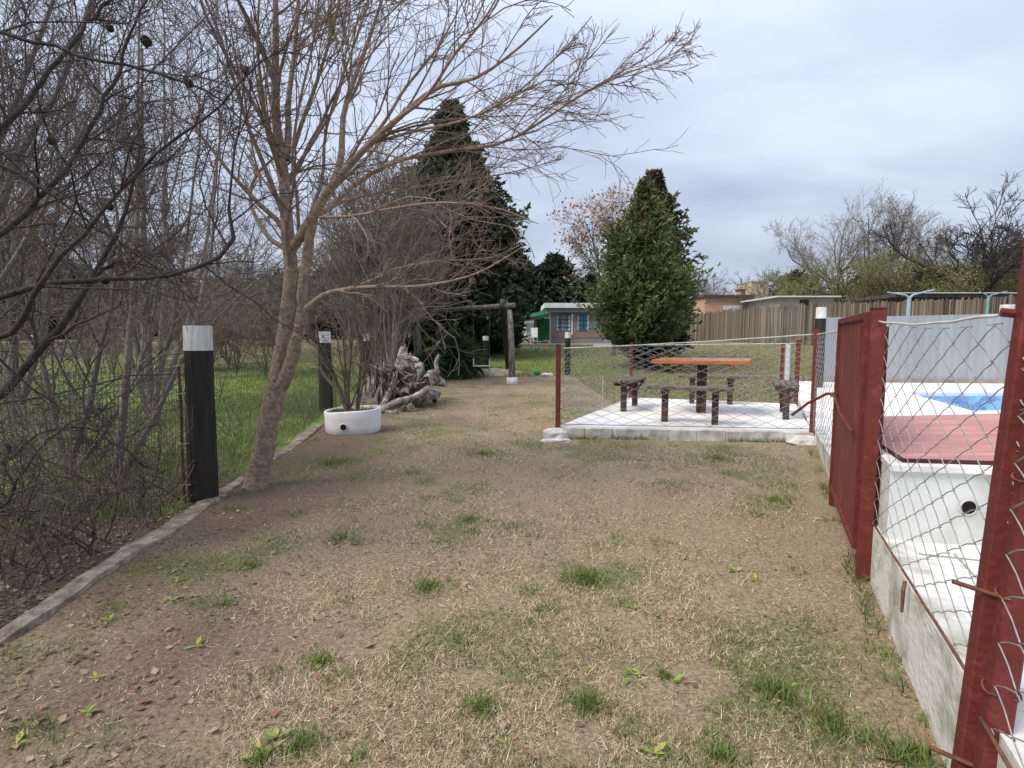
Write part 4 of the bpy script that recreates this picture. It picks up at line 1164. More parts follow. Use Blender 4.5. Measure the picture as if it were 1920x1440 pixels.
m = MB(); m.box((hx(897), HY + 1, hzp(615)), (.42, .05, .62)); m.build('board', M_wh, ws2)
for sx in (-.18, .18):
    m = MB(); m.box((hx(897) + sx, HY + 1.06, hz1(hx(897), HY + 1) + .4), (.05, .05, 1.3)); m.build('post', mat('brick_red_post', (.22, .06, .04), rough=.9), ws2)
par = thing('closed_parasol', (hx(965), HY - 1.8, hz1(hx(965), HY - 1.8)), 'closed purple parasol standing under the green canopy', 'parasol')
zpz = hz1(hx(965), HY - 1.8)
m = MB(); m.lathe((hx(965), HY - 1.8, zpz), [(.22, .3), (.24, .45), (.13, 1.1), (.05, 1.5)], 9); m.build('folded_cloth', mat('purple_cloth', (.10, .05, .30), (.18, .10, .42), rough=.8), par)
m = MB(); m.tube([(hx(965), HY - 1.8, zpz - .05), (hx(965), HY - 1.8, zpz + 1.6)], .025, 6); m.build('pole', M_wh, par)
def plastic_chair(px, label, rz):
    x = hx(px); y = HY - 2.3; z = hz1(x, y)
    t = thing('plastic_chair', (x, y, z), label, 'chair', 'white plastic chairs by the canopy', rz)
    m_ = MB(); m_.box((0, 0, .43), (.46, .44, .03), bevel=.008); link_mesh('seat', m_.mesh('seat', M_wh), None, t, False)
    m_ = MB(); m_.box((0, .23, .70), (.44, .03, .50), bevel=.008); link_mesh('backrest', m_.mesh('backrest', M_wh), None, t, False)
    for sx in (-.2, .2):
        for sy in (-.18, .2):
            m_ = MB(); m_.bar((sx * 1.1, sy * 1.1, -.02), (sx, sy, .415), .04); link_mesh('leg', m_.mesh('leg', M_wh), None, t, False)
        m_ = MB(); m_.bar((sx * 1.15, -.2, .62), (sx * 1.1, .22, .66), .04, .025); link_mesh('armrest', m_.mesh('armrest', M_wh), None, t, False)
plastic_chair(974, 'left white plastic chair beside the purple parasol', .5)
plastic_chair(995, 'right white plastic chair under the green canopy', -.6)

# ------------------------------------------------------------------ cane fence and houses behind it
cane_root = thing('cane_fence', tuple(A(1290, 640, 34)), 'long brown cane fence across the far side of the lawn', 'fence')
cols_c = [mat('cane_%d' % i, tuple(v * s for v in (.13, .105, .080)), tuple(v * s for v in (.24, .20, .16)), scale=3, rough=.9, stretch=(4, 4, .4)) for i, s in enumerate((.55, .85, 1.35, 1.0))]
keys = [(1278, 592, 35.0), (1360, 583, 33.0), (1440, 574, 31.0), (1560, 569, 28.5), (1660, 566, 27.0), (1800, 561, 25.5), (1960, 552, 24.0)]
cane_meshes = []
for i in range(4):
    m = MB(); m.lathe((0, 0, 0), [(.5, 0), (.52, .33), (.46, .66), (.5, 1.0)], 6); cane_meshes.append(m.mesh('cane', cols_c[i]))
nc = 250
for i in range(nc):
    f = i / (nc - 1) * (len(keys) - 1); j = min(int(f), len(keys) - 2); g_ = f - j
    px_, py_, Y_ = [keys[j][k] * (1 - g_) + keys[j + 1][k] * g_ for k in range(3)]
    p = A(px_, py_ + random.uniform(-3.5, 2.5), Y_ + random.uniform(-.03, .03)); z0 = hz1(p.x, p.y) - .05
    o = bpy.data.objects.new('cane', cane_meshes[random.choice((0, 1, 2, 3, 3, 1))]); COL.objects.link(o)
    o.parent = cane_root; o.location = (p.x - cane_root.location.x, p.y - cane_root.location.y, z0 - cane_root.location.z); wv = random.uniform(.05, .14)
    o.scale = (wv, wv * .8, p.z - z0); o.rotation_euler = (0, random.uniform(-.012, .012), random.uniform(0, 6))

def houseblock(name, label, Y, boxes, cat='house'):
    x = A(boxes[0][1], 600, Y).x
    t = thing(name, (x, Y, hz1(x, Y)), label, cat)
    for b in boxes:
        nm, x0, x1, y0, y1, dy, dep, m_ = b
        a, c = A(x0, y0, Y), A(x1, y1, Y); z0 = c.z if y1 < 640 else hz1(x, Y)
        m = MB(); m.box(((a.x + c.x) / 2, Y + dy + dep / 2, (a.z + z0) / 2), (c.x - a.x, dep, a.z - z0)); m.build(nm, m_, t)
    return t
M_salm = mat('salmon_render', (.42, .26, .19), (.50, .32, .24), scale=2, rough=.9)
M_yell = mat('cream_yellow_render', (.56, .46, .28), (.64, .54, .35), scale=2, rough=.9)
M_roofd = mat('dark_roof', (.05, .045, .045), (.10, .09, .085), scale=4, rough=.9)
M_pale = mat('pale_mauve_render', (.42, .39, .38), (.52, .49, .48), scale=2, rough=.9)
M_win = mat('white_blind', (.42, .48, .52), (.55, .6, .64), rough=.5)
houseblock('salmon_house', 'salmon flat-roofed house with a white window behind the cane fence', 44, [
    ('wall', 1322, 1412, 557, 650, 0, 6, M_salm), ('roof', 1318, 1414, 553, 556.9, -.3, 6.6, M_roofd), ('window', 1356, 1392, 573, 592, -.06, .05, M_wh),
    ('pane', 1358, 1368, 575, 590, -.09, .02, M_win), ('pane', 1370, 1390, 575, 590, -.09, .02, M_win), ('chimney', 1398, 1408, 542, 553, 1, .8, M_salm), ('chimney_cap', 1396, 1410, 540, 542, .9, 1.0, M_roofd)])
houseblock('yellow_tower', 'cream yellow block rising above the house roofs behind the fence', 46, [
    ('wall', 1409, 1436, 528, 650, 0, 3, M_yell), ('roof', 1408, 1437, 526.5, 528, -.1, 3.2, M_wh), ('window', 1434.5, 1436.5, 534, 546, -.05, .04, M_win)], 'building')
houseblock('cream_house', 'cream wing with a dark window right of the yellow tower', 45, [
    ('wall', 1437, 1470, 558, 650, 0, 4, M_yell), ('roof', 1436, 1472, 555, 557.9, -.2, 4.4, M_wh), ('window', 1445, 1460, 562, 572, -.06, .05, M_bar)])
houseblock('pale_house', 'pale mauve shed with thin white roof edge behind the cane fence', 38, [
    ('wall', 1462, 1560, 558, 650, 0, 5, M_pale), ('roof', 1450, 1570, 555.5, 557.9, -.5, 6, M_wh), ('door', 1500, 1512, 562, 650, -.05, .04, M_roofd)], 'shed')
sh_ = houseblock('dark_shelter', 'long low shelter with dark roof behind the grey screen', 29, [
    ('roof', 1655, 1905, 553, 560, -1, 4, M_roofd), ('roof_edge', 1652, 1905, 551.5, 553, -1.1, .1, M_wh)] + [('post', x, x + 5, 560.1, 650, -.9, .15, M_roofd) for x in (1690, 1760, 1806, 1862)], 'shelter')
M_bpole = mat('light_blue_pole', (.27, .42, .52), (.33, .48, .58), rough=.5)
def y_pole(px, ptop, Y, arms, r, label, mm):
    b = A(px, ptop, Y); z0 = hz1(b.x, b.y)
    t = thing('arm_pole', (b.x, b.y, z0), label, 'pole', 'light blue poles with two arms')
    m_ = MB(); m_.tube([(b.x, b.y, z0 - .1), tuple(b)], r, 10); m_.build('pole', mm, t)
    for (ax, ay) in arms:
        e = A(ax, ay, Y); m_ = MB(); m_.tube([b - Vector((0, 0, r)), b.lerp(e, .15) + Vector((0, 0, .02)), e], [r * .8, r * .5, r * .35], 8); m_.build('arm', mm, t)
y_pole(1705, 556, 16, ((1664, 548), (1752, 543)), .055, 'light blue pole with two spread arms above the grey screen', M_bpole)
y_pole(1853, 556, 20, ((1836, 546), (1888, 546)), .045, 'teal pole with two short arms near the right edge, above the screen', mat('teal_pole', (.12, .33, .33), (.18, .42, .42), rough=.5))

# ------------------------------------------------------------------ conifers
def conifer(name, label, base, H, prof, nb, leaf, c_in, c_tip, droop=.15, group=None, seed=0, lw=.35, zmin=.04, brown=None, lobes=0.0, pts=11, per=3, up=0.0):
    rs = np.random.default_rng(seed)
    t = thing(name, base, label, 'tree', group)
    bx_, by_, bz_ = base
    m_ = MB(); m_.tube([(bx_, by_, bz_ - .1), (bx_, by_, bz_ + H * .5), (bx_, by_, bz_ + H * .97)], [H * .022, H * .014, .01], 8); m_.build('trunk', mat('conifer_bark', (.05, .038, .03), (.10, .08, .065), scale=9, rough=.95, bump=.4), t)
    zn = zmin + (1 - zmin) * rs.random(nb) ** 1.15; az = rs.uniform(0, 2 * math.pi, nb)
    zs_, rs_ = np.array(prof).T
    r = np.interp(zn, zs_, rs_) * rs.uniform(.5, 1.12, nb) ** .8 * np.where(rs.random(nb) < .10, rs.uniform(1.04, 1.16, nb), 1.0)
    if lobes: r = r * (1 + lobes * (vnoise(az * 1.9, zn * 9, 1.3, seed + 3) - .5) * 2)
    s = np.linspace(.18, 1, pts)[None]
    rad = r[:, None] * s
    z = bz_ + zn[:, None] * H + rad * (up - droop * s) + rs.normal(size=(nb, 1)) * .03
    P = np.stack([bx_ + rad * np.cos(az)[:, None], by_ + rad * np.sin(az)[:, None], z], -1)
    P = P + rs.normal(size=P.shape) * leaf * .35
    out = np.stack([np.cos(az), np.sin(az), np.full(nb, up - droop)], -1)
    Pn = np.repeat(P.reshape(-1, 3), per, 0); on = np.repeat(np.repeat(out, pts, 0), per, 0)
    M = len(Pn)
    d = unit(unit(on) + rs.normal(size=(M, 3)) * .75 + np.array([0, 0, .10]))
    L = leaf * rs.uniform(.6, 1.3, M)[:, None]
    w_ = unit(np.cross(d, rs.normal(size=(M, 3)))) * leaf * lw * .5
    st = Pn - d * L * .35
    V = np.stack([st - w_ * .5, st + w_ * .5, st + d * L * .6 + w_, st + d * L, st + d * L * .6 - w_], 1).reshape(-1, 3)
    ix = np.arange(M)[:, None] * 5
    Fq = np.concatenate([ix + np.array([[0, 1, 2]]), ix + np.array([[0, 2, 4]]), ix + np.array([[4, 2, 3]])])
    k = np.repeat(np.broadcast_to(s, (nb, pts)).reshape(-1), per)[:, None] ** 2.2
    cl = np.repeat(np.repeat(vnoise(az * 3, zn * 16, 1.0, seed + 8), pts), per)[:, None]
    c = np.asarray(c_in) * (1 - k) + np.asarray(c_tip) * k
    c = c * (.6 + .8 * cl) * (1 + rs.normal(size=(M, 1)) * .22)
    if brown is not None:
        zz2 = np.repeat(np.repeat(zn, pts), per); kb_ = (rs.random(M) < brown(zz2, np.repeat(np.repeat(az, pts), per)))[:, None]
        c = np.where(kb_, np.array([.26, .150, .075]) * (1 + rs.normal(size=(M, 1)) * .25), c)
    o = link_mesh('crown', np_mesh('crown', V, Fq, 3, np.repeat(np.clip(c, .004, .6), 5, 0)), mat_attr('needle', rough=.7, trans=.12), t)
    tag(o, kind='stuff')
    return t
# big dark cypress group behind the swing
Yb = 23.0
b = A(850, 640, Yb)
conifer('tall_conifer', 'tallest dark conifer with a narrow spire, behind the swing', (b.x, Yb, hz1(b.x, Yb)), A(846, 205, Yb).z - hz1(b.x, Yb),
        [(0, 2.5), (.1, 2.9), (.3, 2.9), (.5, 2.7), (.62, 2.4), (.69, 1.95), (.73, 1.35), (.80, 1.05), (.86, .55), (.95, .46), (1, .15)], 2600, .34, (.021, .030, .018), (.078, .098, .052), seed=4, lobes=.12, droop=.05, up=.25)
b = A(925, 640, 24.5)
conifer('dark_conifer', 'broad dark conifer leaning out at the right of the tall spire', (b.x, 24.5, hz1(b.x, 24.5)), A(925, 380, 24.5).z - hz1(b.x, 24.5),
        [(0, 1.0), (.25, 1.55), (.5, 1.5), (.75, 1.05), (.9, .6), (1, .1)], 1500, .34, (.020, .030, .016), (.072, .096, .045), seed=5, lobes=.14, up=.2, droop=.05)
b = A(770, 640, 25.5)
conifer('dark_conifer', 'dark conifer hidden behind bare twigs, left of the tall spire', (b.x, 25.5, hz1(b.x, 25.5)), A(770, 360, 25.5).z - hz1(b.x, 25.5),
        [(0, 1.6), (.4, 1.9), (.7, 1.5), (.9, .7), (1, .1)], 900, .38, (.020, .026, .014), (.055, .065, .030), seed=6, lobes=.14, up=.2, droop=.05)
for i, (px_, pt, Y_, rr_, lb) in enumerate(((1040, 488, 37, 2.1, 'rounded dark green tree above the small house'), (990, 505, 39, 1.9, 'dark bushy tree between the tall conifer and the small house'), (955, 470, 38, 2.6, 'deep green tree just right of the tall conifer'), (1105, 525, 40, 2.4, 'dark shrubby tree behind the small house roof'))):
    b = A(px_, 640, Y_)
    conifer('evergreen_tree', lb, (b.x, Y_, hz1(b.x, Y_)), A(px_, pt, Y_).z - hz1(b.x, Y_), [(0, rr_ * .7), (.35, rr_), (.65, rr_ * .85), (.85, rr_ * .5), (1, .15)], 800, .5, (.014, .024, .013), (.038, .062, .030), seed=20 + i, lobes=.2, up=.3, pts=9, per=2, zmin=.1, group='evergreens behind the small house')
# bright green cypress right of the house, with a dark older one behind it
Yc = 18.0
b = A(1203, 652, Yc)
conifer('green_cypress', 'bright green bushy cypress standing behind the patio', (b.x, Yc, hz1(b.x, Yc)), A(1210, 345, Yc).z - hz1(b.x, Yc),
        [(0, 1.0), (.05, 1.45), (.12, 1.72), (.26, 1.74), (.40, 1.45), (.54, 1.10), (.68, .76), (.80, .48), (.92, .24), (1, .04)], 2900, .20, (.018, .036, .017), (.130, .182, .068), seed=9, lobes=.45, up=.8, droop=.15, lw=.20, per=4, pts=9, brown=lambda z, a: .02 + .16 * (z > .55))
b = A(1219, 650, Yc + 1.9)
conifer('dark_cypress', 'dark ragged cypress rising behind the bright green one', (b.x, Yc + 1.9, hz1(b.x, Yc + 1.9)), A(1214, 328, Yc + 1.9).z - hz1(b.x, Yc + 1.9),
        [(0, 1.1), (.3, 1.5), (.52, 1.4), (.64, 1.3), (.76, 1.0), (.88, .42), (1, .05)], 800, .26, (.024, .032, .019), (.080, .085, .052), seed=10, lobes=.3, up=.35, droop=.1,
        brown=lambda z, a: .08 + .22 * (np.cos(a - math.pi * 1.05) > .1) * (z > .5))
# small yellow-green shrub by the patio
b = G(1262, 698)
conifer('small_shrub', 'small yellow-green shrub seen under the table', (b.x, b.y, b.z), .62, [(0, .3), (.4, .42), (.8, .28), (1, .1)], 260, .10, (.05, .065, .015), (.24, .22, .05), seed=12, up=.4, pts=6)
b = G(1215, 690)
conifer('small_shrub', 'grey-green low shrub behind the left-hand bench', (b.x, b.y, b.z), .55, [(0, .5), (.4, .62), (.8, .35), (1, .1)], 260, .11, (.05, .065, .03), (.14, .17, .08), seed=13, up=.4, pts=6)

# ------------------------------------------------------------------ the bare tree at the kerb
tb = G(478, 912, 0); Y0 = tb.y
TAN, TAN_TW = (.285, .215, .160), (.225, .165, .135)
main = thing('bare_tree', (tb.x, tb.y, 0), 'leaning two-stemmed bare tree with tan bark at the kerb, wide fan of twigs', 'tree')
def LM(pts, rad, w=1.0):
    """limb: list of (px, py, depth offset); stems that leave the picture run on to a thin tip"""
    if pts[-1][1] < 0:
        (xa, ya, da), (xb, yb, db) = pts[-2], pts[-1]; k_ = 150.0 / max(1.0, ya - yb)
        pts = pts + [(xb + (xb - xa) * k_, yb - 150, db + .1), (xb + (xb - xa) * k_ * 2, yb - 330, db + .15)]; rad = rad + [rad[-1] * .6, .004]
    return ([A(x, y, Y0 + d) for x, y, d in pts], [r * w * (.90 if r > .05 else .90 - .26 * min(1, (.05 - r) / .03)) for r in rad])
L_main = [
    LM([(474, 930, 0), (486, 880, 0), (502, 800, 0), (514, 745, 0), (522, 712, 0)], [.125, .098, .086, .092, .080]),
    LM([(512, 742, 0), (521, 680, .02), (532, 615, .04), (540, 560, .05), (545, 500, .06), (540, 450, .06), (536, 392, .06), (531, 313, .05), (517, 220, .05), (517, 98, .0), (516, -30, -.05)], [.055, .057, .053, .052, .058, .058, .050, .045, .040, .033, .025]),
    LM([(518, 735, 0), (534, 712, -.02), (552, 655, -.03), (566, 592, -.05), (566, 535, -.05), (576, 485, -.03), (582, 440, -.02), (592, 400, -.05), (618, 355, -.1), (650, 317, -.15)], [.055, .060, .052, .050, .043, .045, .044, .036, .024, .010]),
    LM([(545, 470, .05), (566, 440, 0), (590, 400, -.05), (620, 352, -.1), (674, 289, -.2), (743, 225, -.3), (816, 166, -.4), (890, 147, -.5), (963, 98, -.6), (1036, 29, -.7)], [.042, .046, .043, .038, .032, .027, .022, .017, .012, .007]),
    LM([(622, 350, -.1), (640, 294, 0), (645, 210, .1), (674, 122, .15), (700, 50, .2), (722, -20, .25)], [.038, .033, .029, .025, .02, .016]),
    LM([(592, 405, -.05), (625, 385, .1), (669, 343, .2), (743, 303, .25), (840, 284, .2), (938, 269, .1), (1012, 230, 0), (1085, 181, -.1), (1163, 142, -.2), (1232, 117, -.25), (1300, 93, -.3)], [.032, .028, .026, .023, .020, .017, .015, .013, .010, .007, .004]),
    LM([(1085, 181, -.1), (1150, 142, -.15), (1210, 110, -.2), (1262, 66, -.2), (1282, 22, -.2)], [.009, .008, .007, .005, .003]),
    LM([(1163, 142, -.2), (1240, 112, -.2), (1290, 80, -.2), (1314, 34, -.2)], [.008, .007, .005, .003]),
    LM([(562, 590, -.05), (590, 565, -.1), (620, 548, -.15), (694, 538, -.25), (791, 536, -.35), (890, 514, -.45), (977, 465, -.5)], [.036, .030, .027, .021, .016, .011, .005]),
    LM([(640, 545, -.2), (690, 528, -.1), (743, 504, 0), (816, 489, .1), (914, 484, .1), (985, 455, .1)], [.020, .016, .014, .012, .008, .004]),
    LM([(537, 300, .05), (541, 250, .1), (540, 196, .15), (552, 98, .2), (561, -20, .25)], [.036, .034, .030, .025, .020]),
    LM([(548, 285, .05), (570, 220, -.1), (596, 147, -.2), (620, 70, -.3), (642, -20, -.4)], [.026, .022, .019, .016, .012]),
    LM([(560, 440, .02), (557, 370, -.1), (548, 300, -.2), (560, 200, -.3), (585, 90, -.4), (600, -20, -.5)], [.022, .020, .017, .014, .011, .008]),
    LM([(575, 425, 0), (605, 330, .15), (610, 250, .25), (640, 150, .35), (680, 40, .45), (700, -30, .5)], [.024, .021, .018, .015, .012, .009]),
    LM([(674, 289, -.2), (720, 230, -.1), (760, 165, 0), (820, 90, .1), (870, 0, .2)], [.024, .020, .017, .013, .008]),
    LM([(743, 225, -.3), (800, 180, -.5), (850, 105, -.7), (905, 40, -.9), (940, -20, -1.0)], [.022, .018, .014, .010, .007]),
    LM([(700, 268, -.2), (780, 245, -.3), (870, 225, -.4), (960, 180, -.5), (1050, 100, -.6), (1110, 30, -.7)], [.018, .015, .012, .010, .007, .004]),
    LM([(600, 400, 0), (660, 372, .3), (750, 355, .5), (850, 340, .7), (950, 325, .8), (1050, 300, .9)], [.022, .018, .015, .012, .009, .005]),
    LM([(600, 408, -.1), (660, 405, -.3), (740, 390, -.5), (830, 380, -.6), (930, 390, -.7), (1010, 420, -.7)], [.020, .016, .013, .011, .008, .004]),
    LM([(540, 470, .05), (500, 440, .1), (470, 380, .2), (480, 330, .25), (520, 290, .3)], [.030, .026, .022, .018, .012]),
    LM([(490, 350, .2), (470, 260, .25), (455, 150, .2), (440, 40, .2)], [.014, .012, .009, .006]),
    LM([(533, 330, .05), (500, 240, -.1), (480, 140, -.2), (470, 20, -.3)], [.014, .011, .009, .006]),
]
tree_parts(main, L_main, None, [
    dict(n=17, l0=.22, l1=.60, a0=14, a1=52, up=.10, npt=8, rr=.45, rmin=.0036, t0=.18, wob=.11, lmax=1.6, lim=3.0, tf=1.0, t1=.93, bias=(.14, 0, .04), src=np.array([1] + list(range(3, 22)))),
    dict(n=6, l0=.30, l1=.72, a0=18, a1=56, up=.03, npt=6, rmin=.0027, t0=.10, wob=.13, lmax=.85, bias=(.06, 0, 0)),
    dict(n=3, l0=.30, l1=.8, a0=22, a1=60, up=.0, npt=4, rmin=.0019, t0=.12, wob=.15, lmax=.42)], TAN, TAN_TW, 12)

# ------------------------------------------------------------------ thicket of bare trees outside the left fence
def wild_tree(name, label, x, y, stems, col, coltw, n1=9, n2=7, n3=4, up=.25, rmin=.0035, group=None, cat='tree', lens=(.30, .6)):
    z = hz1(x, y)
    t = thing(name, (x, y, z), label, cat, group)
    limbs = []
    for (dx, dy, H, r, bend) in stems:
        p0 = Vector((x, y, z - .05)); p3 = Vector((x + dx, y + dy, z + H))
        p1 = p0.lerp(p3, .33) + Vector((bend[0], bend[1], 0)) ; p2 = p0.lerp(p3, .66) + Vector((bend[0] * .8, bend[1] * .8, 0))
        limbs.append(([p0, p1, p2, p3], [r * .8, r * .52, r * .32, r * .12]))
    tree_parts(t, limbs, None, [
        dict(n=max(4, int(n1 * .75)), l0=lens[0], l1=lens[1], a0=22, a1=58, up=up, npt=8, rr=.42, rmin=rmin * 1.3, t0=.18, wob=.16, lmax=2.6),
        dict(n=max(3, int(n2 * .95)), l0=.30, l1=.62, a0=25, a1=60, up=up * .5, npt=5, rmin=rmin * .9, t0=.12, wob=.18, lmax=1.3),
        dict(n=n3 + 3, l0=.35, l1=.8, a0=25, a1=65, up=.1, npt=4, rmin=rmin * .52, t0=.1, wob=.2, lmax=.6)], col, coltw, 8, .02)
DK, DKT = (.14, .118, .104), (.155, .124, .122)
GR, GRT = (.21, .183, .16), (.19, .152, .147)
q = G(186, 930, 0); wild_tree('thicket_tree', 'slender brown trunk just outside the fence, left of the nearest black post', q.x, q.y + .15, [(.22, .3, 3.9, .045, (.06, 0)), (.5, .9, 4.2, .03, (.3, .2))], GR, DKT, 12, 8, 4)
q = G(281, 757, 0); wild_tree('thicket_tree', 'straight dark trunk on the meadow behind the first slender tree', q.x, q.y, [(.1, .2, 6.2, .11, (-.05, 0)), (-.8, .5, 6.5, .06, (-.2, 0)), (1.0, .3, 6.4, .055, (.3, 0))], DK, DKT, 13, 8, 4, rmin=.005)
q = G(30, 800, 0); wild_tree('thicket_tree', 'dark forked tree near the left edge beyond the fence', q.x, q.y, [(-.2, .3, 4.8, .075, (.05, 0)), (.9, .2, 4.8, .05, (.15, 0)), (.3, -.6, 4.6, .045, (.2, -.1))], DK, DKT, 14, 8, 4)
wild_tree('thicket_tree', 'grey tree with long slanting limbs crossing the upper left corner', -4.3, 3.2, [(1.5, .4, 3.6, .06, (.1, .0)), (2.0, .6, 4.6, .055, (.0, .1)), (.6, .2, 4.4, .05, (.1, 0)), (1.9, .1, 2.7, .04, (.2, 0))], GR, DKT, 14, 8, 4)
wild_tree('thicket_tree', 'multi-stemmed grey tree behind the thicket, left of the tan tree', -4.9, 7.2, [(-.3, .2, 5.4, .06, (0, 0)), (.5, 0, 5.8, .055, (.1, 0)), (1.0, .4, 5.2, .05, (.2, 0)), (-1.0, .2, 5.0, .045, (-.1, 0))], GR, GRT, 13, 8, 4, rmin=.0048)
wild_tree('thicket_tree', 'pale leaning tree at the far left of the meadow', -8.4, 7.6, [(.8, 0, 6.5, .09, (.2, 0)), (-.8, .3, 6.4, .07, (0, 0)), (2.0, .2, 5.6, .06, (.3, 0))], GR, GRT, 14, 8, 4, rmin=.005)
wild_tree('thicket_tree', 'low spreading grey tree close behind the mesh at the left edge', -3.9, 4.6, [(-.5, .1, 2.6, .04, (0, 0)), (.5, .2, 2.9, .04, (.1, 0)), (.9, .3, 2.2, .035, (.2, 0)), (-.9, .3, 2.0, .03, (-.2, 0))], GR, DKT, 12, 8, 4)
# dark limb reaching in from a tree outside the picture on the left
dk = thing('overhanging_tree', (-3.45, 2.3, hz1(-3.45, 2.3)), 'near-black knotty tree whose limbs reach in from the left edge', 'tree')
D0 = 2.45
def LD(pts, rad): return ([A(x, y, D0 + d) for x, y, d in pts], [r * .56 for r in rad])
base_d = Vector((-3.45, 2.3, -.05))
limbs = [([base_d, Vector((-3.35, 2.35, .9)), Vector((-3.2, 2.4, 1.5)), Vector((-3.05, 2.4, 2.6)), Vector((-2.9, 2.4, 3.4))], [.09, .075, .065, .05, .03]),
         LD([(-330, 640, -.05), (-150, 600, 0), (0, 560, 0), (110, 530, .05), (230, 522, .1), (330, 512, .1), (430, 470, .1), (440, 425, .1), (452, 362, .1), (455, 260, .1), (460, 135, .1)], [.045, .036, .028, .024, .020, .017, .018, .015, .010, .008, .006]),
         LD([(-330, -20, 0), (-100, 40, 0), (0, 62, 0), (140, 105, .05), (300, 155, .1), (430, 205, .15), (560, 330, .2)], [.03, .022, .017, .014, .011, .008, .004]),
         LD([(-300, 300, 0), (-80, 305, 0), (0, 312, .0), (120, 375, .05), (220, 440, .1), (330, 540, .2)], [.025, .018, .014, .012, .009, .005]),
         LD([(-200, 620, 0), (0, 640, -.1), (60, 560, -.2), (140, 460, -.2), (220, 340, -.2), (330, 250, -.2), (420, 170, -.2), (520, 95, -.2)], [.03, .024, .020, .016, .013, .010, .007, .004]),
         LD([(-200, 480, 0), (0, 440, .2), (100, 330, .3), (170, 200, .4), (240, 60, .5), (280, -30, .5)], [.03, .026, .022, .018, .013, .010]),
         LD([(-150, 330, 0), (0, 250, .1), (100, 150, .2), (190, 40, .3), (230, -30, .3)], [.028, .024, .020, .015, .012]),
         LD([(-100, 900, 0), (0, 870, .2), (90, 820, .3), (160, 815, .4), (225, 835, .5), (290, 910, .55)], [.018, .013, .010, .008, .006, .003]),
         LD([(-100, 1010, 0), (0, 960, .1), (90, 850, .2), (180, 795, .4), (240, 770, .5)], [.02, .014, .010, .008, .004]),
         LD([(-120, 780, .1), (0, 735, .3), (60, 650, .35), (120, 570, .4), (180, 470, .5), (230, 380, .5), (260, 260, .5)], [.05, .040, .036, .030, .022, .016, .010])]
tree_parts(dk, limbs, None, [
    dict(n=12, l0=.14, l1=.34, a0=25, a1=70, up=.1, npt=6, rr=.5, rmin=.0026, t0=.2, wob=.2, lmax=.75),
    dict(n=7, l0=.3, l1=.6, a0=25, a1=70, up=.1, npt=5, rmin=.0017, t0=.1, wob=.2, lmax=.4),
    dict(n=3, l0=.3, l1=.6, a0=25, a1=70, up=.05, npt=3, rmin=.0016, t0=.1, wob=.2, lmax=.18)], (.062, .052, .048), (.085, .067, .068), 8, .012)
# dark seed balls on its twigs
for i, (px_, py_) in enumerate(((461, 132), (274, 78), (96, 264), (205, 387), (353, 155), (206, 52), (198, 525))):
    p = A(px_, py_, D0 + .1); r = random.uniform(.016, .024)
    m = MB(); m.lathe(p, [(r * .3, -r), (r * .9, -r * .5), (r, .1 * r), (r * .8, r * .6), (r * .2, r)], 8); m.jitter(r * .18, i)
    m.build('seed_ball', mat('seed_husk', (.018, .013, .012), (.04, .03, .026), scale=60, rough=.9), dk)
# low brambles at the fence foot
def bramble(x0, x1, y0, y1, n_, label, hgt=.9):
    t = thing('bramble', ((x0 + x1) / 2, (y0 + y1) / 2, 0), label, 'shrub', 'brambles outside the fence')
    X = RNG.uniform(x0, x1, n_); Y = RNG.uniform(y0, y1, n_); keep = X < kerb_x(Y) - .12; X, Y = X[keep], Y[keep]; k_ = len(X)
    P = np.empty((k_, 7, 3)); P[:, 0] = np.stack([X, Y, hz(X, Y) - .02], 1)
    az = RNG.uniform(0, 2 * math.pi, k_); d = np.stack([np.cos(az) * .6, np.sin(az) * .6, RNG.uniform(.5, 1.4, k_)], 1); L = RNG.uniform(.4, 1.3, k_) * hgt
    for j in range(1, 7):
        d = unit(d + RNG.normal(size=d.shape) * .16 + np.array([0, 0, -.12])); P[:, j] = P[:, j - 1] + d * (L / 6)[:, None]
    lim = kerb_x(P[..., 1]) - .08; P[..., 0] = np.minimum(P[..., 0], lim)
    R = np.broadcast_to(np.linspace(.0055, .0022, 7), (k_, 7))
    o = link_mesh('stems', tube_mesh('stems', P, R, 4, shade((.13, .10, .085), .25, k_)), TWIGM, t); tag(o, kind='stuff')
    P2, R2 = spawn(P, R, 5, .25, .55, 25, 70, .1, .2, 4, .6, .1, 1.0, .0017)
    P2[..., 0] = np.minimum(P2[..., 0], kerb_x(P2[..., 1]) - .06)
    o = link_mesh('twigs', tube_mesh('twigs', P2, R2, 3, shade((.125, .095, .082), .3, len(P2))), TWIGM, t); tag(o, kind='stuff')
bramble(-4.6, -2.0, 1.5, 3.9, 330, 'tangle of brown brambles behind the near wire mesh at the left edge', 1.0)
bramble(-7.5, -3.2, 3.6, 7.0, 240, 'thin brown scrub on the meadow behind the near brambles', 1.1)

